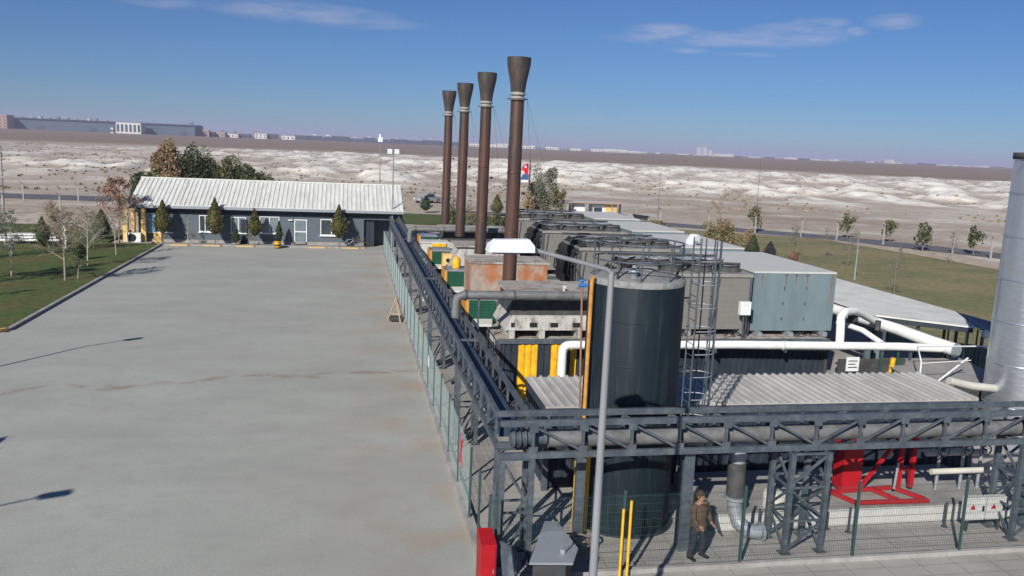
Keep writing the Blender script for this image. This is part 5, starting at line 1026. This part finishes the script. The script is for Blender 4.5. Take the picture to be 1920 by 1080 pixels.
# ------------------------------------------------------------------ people, vehicle, flag, gatehouse
def person(x, y, z, yaw, label):
    t = root('person', (x,y,z), label, 'person')
    J = {'pel':(0,0,.93),'spi':(0,0,1.15),'che':(0,.0,1.36),'nek':(0,-.01,1.50),'hea':(0,-.03,1.60),'hd2':(0,-.04,1.70),
      'hl':(.10,0,.90),'kl':(.15,-.05,.50),'al':(.17,.0,.09),'tl':(.19,-.17,.03),'hr':(-.10,0,.90),'kr':(-.16,-.02,.50),'ar':(-.2,.05,.09),'tr':(-.23,-.11,.03),
      'sl':(.19,0,1.41),'el':(.27,-.06,1.14),'wl':(.22,-.22,.95),'sr':(-.19,0,1.41),'er':(-.28,-.05,1.14),'wr':(-.20,-.22,.96)}
    E_ = ['pel-spi','spi-che','che-nek','nek-hea','hea-hd2','pel-hl','hl-kl','kl-al','al-tl','pel-hr','hr-kr','kr-ar','ar-tr','che-sl','sl-el','el-wl','che-sr','sr-er','er-wr']
    Rr = dict(pel=.14,spi=.13,che=.155,nek=.06,hea=.095,hd2=.085,hl=.095,kl=.065,al=.045,tl=.035,hr=.095,kr=.065,ar=.045,tr=.035,sl=.075,el=.05,wl=.032,sr=.075,er=.05,wr=.032)
    for s_, nmh in ((1,'l'),(-1,'r')):
        w = Vector(J['w'+nmh]); J['p'+nmh] = tuple(w+Vector((0,-.06,-.03))); E_.append('w%s-p%s'%(nmh,nmh)); Rr['p'+nmh] = .03
        for f in range(4): J['f%d%s'%(f,nmh)] = tuple(w+Vector((s_*(-.03+.02*f),-.12-.01*(f in (1,2)),-.06))); E_.append('p%s-f%d%s'%(nmh,f,nmh)); Rr['f%d%s'%(f,nmh)] = .009
        J['t'+nmh+'h'] = tuple(w+Vector((-s_*.05,-.07,-.0))); E_.append('w%s-t%sh'%(nmh,nmh)); Rr['t'+nmh+'h'] = .01
    ks = list(J); me = bpy.data.meshes.new('body'); me.from_pydata([J[k] for k in ks],[tuple(ks.index(q) for q in e.split('-')) for e in E_],[])
    o = bpy.data.objects.new('body', me); COL.objects.link(o); o.parent = t; o.rotation_euler = (0,0,yaw)
    sk = o.modifiers.new('skin','SKIN'); me.skin_vertices[0].data[0].use_root = True
    for i, k in enumerate(ks): me.skin_vertices[0].data[i].radius = (Rr[k],Rr[k]*(.75 if k in ('pel','spi','che') else 1))
    ss = o.modifiers.new('sub','SUBSURF'); ss.levels = 2; ss.render_levels = 2; me.materials.append(M['skin'])
    c, s2 = math.cos(yaw), math.sin(yaw)
    def W_(p): return (x+p[0]*c-p[1]*s2, y+p[0]*s2+p[1]*c, z+p[2])
    m_ = MB(); m_.tube([W_(p) for p in [(0,0,.80),(0,0,.95),(0,0,1.15),(0,0,1.38),(0,-.005,1.47)]],[.205,.20,.185,.215,.09],16); 
    for s_ in (1,-1): m_.tube([W_(p) for p in [(s_*.15,0,1.42),(s_*.22,0,1.38),(s_*.275,-.055,1.13),(s_*.225,-.2,.97)]],[.085,.088,.068,.05],10)
    m_.build('jacket','jacket',t)
    m_ = MB()
    for s_,k,a in ((1,'kl','al'),(-1,'kr','ar')): m_.tube([W_(p) for p in [(s_*.07,0,.92),(s_*.11,0,.8),J[k],J[a]]],[.12,.115,.09,.075],12)
    m_.build('trousers','trousers',t)
    m_ = MB()
    for s_,a,b in ((1,'al','tl'),(-1,'ar','tr')): q = Vector(J[a]); w_ = Vector(J[b]); m_.tube([W_(q+Vector((0,.05,-.04))),W_(q+Vector((0,0,-.03))),W_(w_+Vector((0,-.05,.015)))],[.045,.055,.04],8)
    m_.build('shoes','black',t)
    m_ = MB(); m_.tube([W_(p) for p in [(0,.035,1.56),(0,.03,1.64),(0,.0,1.74),(0,-.02,1.79)]],[.09,.115,.112,.03],12); m_.build('hair','hair',t)
    m_ = MB(); m_.tube([W_((0,-.12,1.64)),W_((0,-.155,1.62)),W_((0,-.12,1.60))],[.012,.018,.01],6)
    for s_ in (1,-1): m_.tube([W_((s_*.1,-.03,1.67)),W_((s_*.115,-.02,1.64)),W_((s_*.1,-.03,1.6))],[.01,.02,.01],6)
    m_.build('face','skin',t)
    m_ = MB()
    for s_ in (1,-1): m_.tube([W_((s_*.035,-.118,1.665)),W_((s_*.035,-.132,1.665))],.011,8)
    m_.tube([W_((-.03,-.126,1.575)),W_((.03,-.126,1.575))],.007,6); m_.build('eyes_and_mouth','black',t)
    return t
person(5.4,19.02,0,math.radians(25),'person in a brown jacket and dark trousers standing behind the mesh fence')
tr = root('pickup_truck', (14.4,0,0), 'silver pickup parked on the dirt beyond the office', 'pickup truck'); tr['_o'] = [0,0,0]; tr.location = (0,0,0)
m_ = MB(); m_.hull8([(-2.5,-.88,.42),(2.5,-.88,.42),(2.5,.88,.42),(-2.5,.88,.42)],[(-2.5,-.88,.98),(2.45,-.84,.95),(2.45,.84,.95),(-2.5,.88,.98)]); m_.hull8([(-.9,-.84,.981),(1.3,-.84,.981),(1.3,.84,.981),(-.9,.84,.981)],[(-.7,-.7,1.65),(.65,-.7,1.65),(.65,.7,1.65),(-.7,.7,1.65)]); bd = m_.build('body','silver',tr)
m_ = MB(); m_.box(-2.3,-1.0,-.72,.72,.985,1.0); m_.build('load_bed','black',tr)
m_ = MB(); m_.hull8([(-.82,-.85,1.05),(1.12,-.85,1.05),(1.12,.85,1.05),(-.82,.85,1.05)],[(-.70,-.72,1.55),(.68,-.72,1.55),(.68,.72,1.55),(-.70,.72,1.55)]); m_.build('windows','glass',tr)
for sx in (-1.55,1.6):
    for sy in (-.8,.8):
        m_ = MB(); m_.tube([(sx,sy-.12,.37),(sx,sy+.12,.37)],.37,18); w_ = m_.build('wheel','tyre',tr); m_ = MB(); m_.tube([(sx,sy-.13,.37),(sx,sy+.13,.37)],.2,12); m_.build('rim','silver',w_)
for sy in (-.7,.7): m_ = MB(); m_.box(2.44,2.5,sy-.15,sy+.15,.68,.85); m_.build('headlight','lampwhite',tr)
for sy in (-.8,.8): m_ = MB(); m_.box(-2.53,-2.5,sy-.08,sy+.08,.7,.92); m_.build('tail_light','red',tr)
tr.location = (10.2,145.6,-.02); tr.rotation_euler = (0,0,math.radians(215))
# flag mast with a red flag
fl = root('flag_mast', (22.9,123.4,0), 'dark mast carrying a drooping red flag in front of the willow', 'flag mast')
m_ = MB(); m_.tube([(22.9,123.4,0),(22.9,123.4,8.2)],[.22,.06],8); m_.build('mast','darkgrey',fl)
m_ = MB(); vs=[];
nz_ = 8
for i in range(nz_+1):
    for j in range(6): u = j/5; vs.append((22.85-.18-u*(.75+.25*math.sin(i)), 123.4+.12*math.sin(j*2.2+i*.5), 7.7-i*.2-u*u*.5))
m_.add(vs,[(i*6+j,i*6+j+1,(i+1)*6+j+1,(i+1)*6+j) for i in range(nz_) for j in range(5)],0,True); fo = m_.build('flag','flagred',fl)
m_ = MB(); m_.hull8([(22.05,123.25,7.0),(22.35,123.25,7.0),(22.35,123.3,7.0),(22.05,123.3,7.0)],[(22.1,123.25,7.3),(22.3,123.25,7.3),(22.3,123.3,7.3),(22.1,123.3,7.3)]); m_.build('white_emblem','white',fo)
m_ = MB(); m_.hull8([(21.5,123.2,5.3),(22.7,123.2,5.3),(22.7,123.5,5.3),(21.5,123.5,5.3)],[(21.9,123.2,6.1),(22.75,123.2,6.1),(22.75,123.5,6.1),(21.9,123.5,6.1)]); m_.box(21.6,22.6,123.15,123.55,4.95,5.29,1); m_.build('banner',['blueflag','white'],fl)
# gatehouse
gh = root('gatehouse', (33.5,128,0), 'low gatehouse with a thin red roof edge and a yellow wall panel', 'gatehouse')
m_ = MB(); m_.box(31.2,32.9,128.2,130,0,1.65); m_.box(34.0,36.2,128.2,130,0,1.65); m_.build('wall','white',gh)
m_ = MB(); m_.box(36.21,38.0,128.1,130,0,1.75); m_.build('yellow_panel','wallyellow',gh)
m_ = MB(); m_.box(28.5,38.6,127.4,130.5,1.78,2.0); m_.build('roof','palegrey',gh); m_ = MB(); m_.box(28.4,38.7,127.3,127.39,1.84,2.02); m_.build('roof_edge','citybrick',gh)
for x in (28.7,30.2,33.4,38.2): m_ = MB(); m_.box(x,x+.3,127.5,127.8,0,1.77); m_.build('column','darkgrey',gh)
m_ = MB(); m_.box(34.3,35.6,128.1,128.19,.5,1.2); m_.build('window','glass',gh)
# mast + poles beyond
for x,y,h,lb in [(40.2,125,4.6,'short pale pole right of the gatehouse'),(44,126,7.4,'tall thin lattice-like mast right of the gatehouse'),(67.5,140,9.5,'thin tall pole standing on the steppe above the right lawn'),(0.8,140,4,'thin pole behind the floodlight mast'),(39.2,65.3,3.5,'plain grey post standing on the right lawn'),(-30.3,75.2,8.4,'tall thin pole on the lawn at the left picture edge')]:
    t = root('pole', (x,y,0), lb, 'pole'); m_ = MB(); m_.tube([(x,y,0),(x,y,h)],[.09 if h<5 else .045,.03],6); m_.build('shaft','galv' if h<5 else 'steel',t); m_ = MB(); m_.box(x-.15,x+.15,y-.05,y+.05,h*.7,h*.7+.1); m_.build('bracket','galv',t)
# small weather station / hopper above farthest container roofs
wsn = root('roof_hopper', (31.6,99,0), 'small dark hopper on posts behind the farthest roofs', 'hopper')
m_ = MB(); m_.hull8([(31.3,99,1.9),(32.4,99,1.9),(32.4,100,1.9),(31.3,100,1.9)],[(31.0,98.9,2.5),(32.9,98.9,2.3),(32.9,100.2,2.3),(31.0,100.2,2.5)]); m_.build('tray','navy',wsn)
for x in (31.4,32.3): m_ = MB(); m_.box(x,x+.1,99.3,99.4,0,1.9); m_.build('leg','galv',wsn)
# white arched machine top seen through the tank railing
cv = root('vent_cowl', (13.4,41,5.4), 'white curved vent cowl on the second row of containers behind the ladder top', 'vent cowl')
m_ = MB(); m_.tube([(14.2,41.7,5.36),(14.2,41.7,5.55),(14.25,41.55,5.74),(14.4,41.3,5.78)],[.26,.28,.24,.18],14); m_.build('cowl','lampwhite',cv)
m_ = MB(); m_.tube([(14.2,41.7,5.361),(14.2,41.7,5.42)],.34,14); m_.build('base_flange','galv',cv)
# stacked pipes left of the porch (white/black streaky pile)
sp_ = root('pipe_stack', (-29,79.5,.1), 'stack of white and black pipes lying at the back of the left lawn', 'pipe stack')
for i in range(9):
    m_ = MB(); z = .3+.22*(i//3)+.09; y = 79+.34*(i%3)+.15*(i//3); m_.tube([(-32.5+.3*(i%3),y,z),(-27.6-.4*(i//3),y+.6,z)],.11,8); m_.build('pipe',['white','cable','offwhite'][i%3],sp_)
m_ = MB()
for x in (-31.8,-28.6): m_.box(x,x+.15,78.8,80.5,.1,.28)
m_.build('bearer','wood',sp_)
wp = root('marker_post', (-26.3,76.6,.1), 'short white post with a dark cap on the back of the left lawn', 'post')
m_ = MB(); m_.box(-26.4,-26.2,76.5,76.7,.09,2.0); m_.build('post','white',wp); m_ = MB(); m_.box(-26.42,-26.18,76.48,76.72,2.001,2.2); m_.build('cap','steel',wp)
# debris and cable on the paving
m_ = MB(); m_.tube([(3.6,18.9,.03),(4.3,18.6,.03),(4.9,18.75,.03),(5.2,18.5,.03)],.02,5); tag(m_.build('hose','brown_hose',loc=(4.3,18.7,0)), 'thin hose snaking on the paving right of the tank foot', 'hose')
m_ = MB(); m_.tube([(TX-1.9+.5*math.cos(a*.5),TY-2.0+.35*math.sin(a*.5),.04+.012*a) for a in range(40)],.03,6); tag(m_.build('hose_coil','brown_hose',loc=(TX-1.9,TY-2,0)), 'coiled brown hose on the paving left of the tank foot', 'hose')

# ------------------------------------------------------------------ air
def haze():
    m = bpy.data.materials.new('haze'); m.use_nodes = True; t = m.node_tree; t.nodes.clear(); o = t.nodes.new('ShaderNodeOutputMaterial'); v = t.nodes.new('ShaderNodeVolumePrincipled')
    v.inputs['Color'].default_value = (.74,.74,1,1); v.inputs['Density'].default_value = .00022; v.inputs['Anisotropy'].default_value = 0.0; t.links.new(v.outputs[0], o.inputs['Volume']); M['haze'] = m
    mb = MB(); mb.box(-9400,9400,-9400,9400,-3.2,62); tag(mb.build('haze','haze'), kind='stuff')
haze()
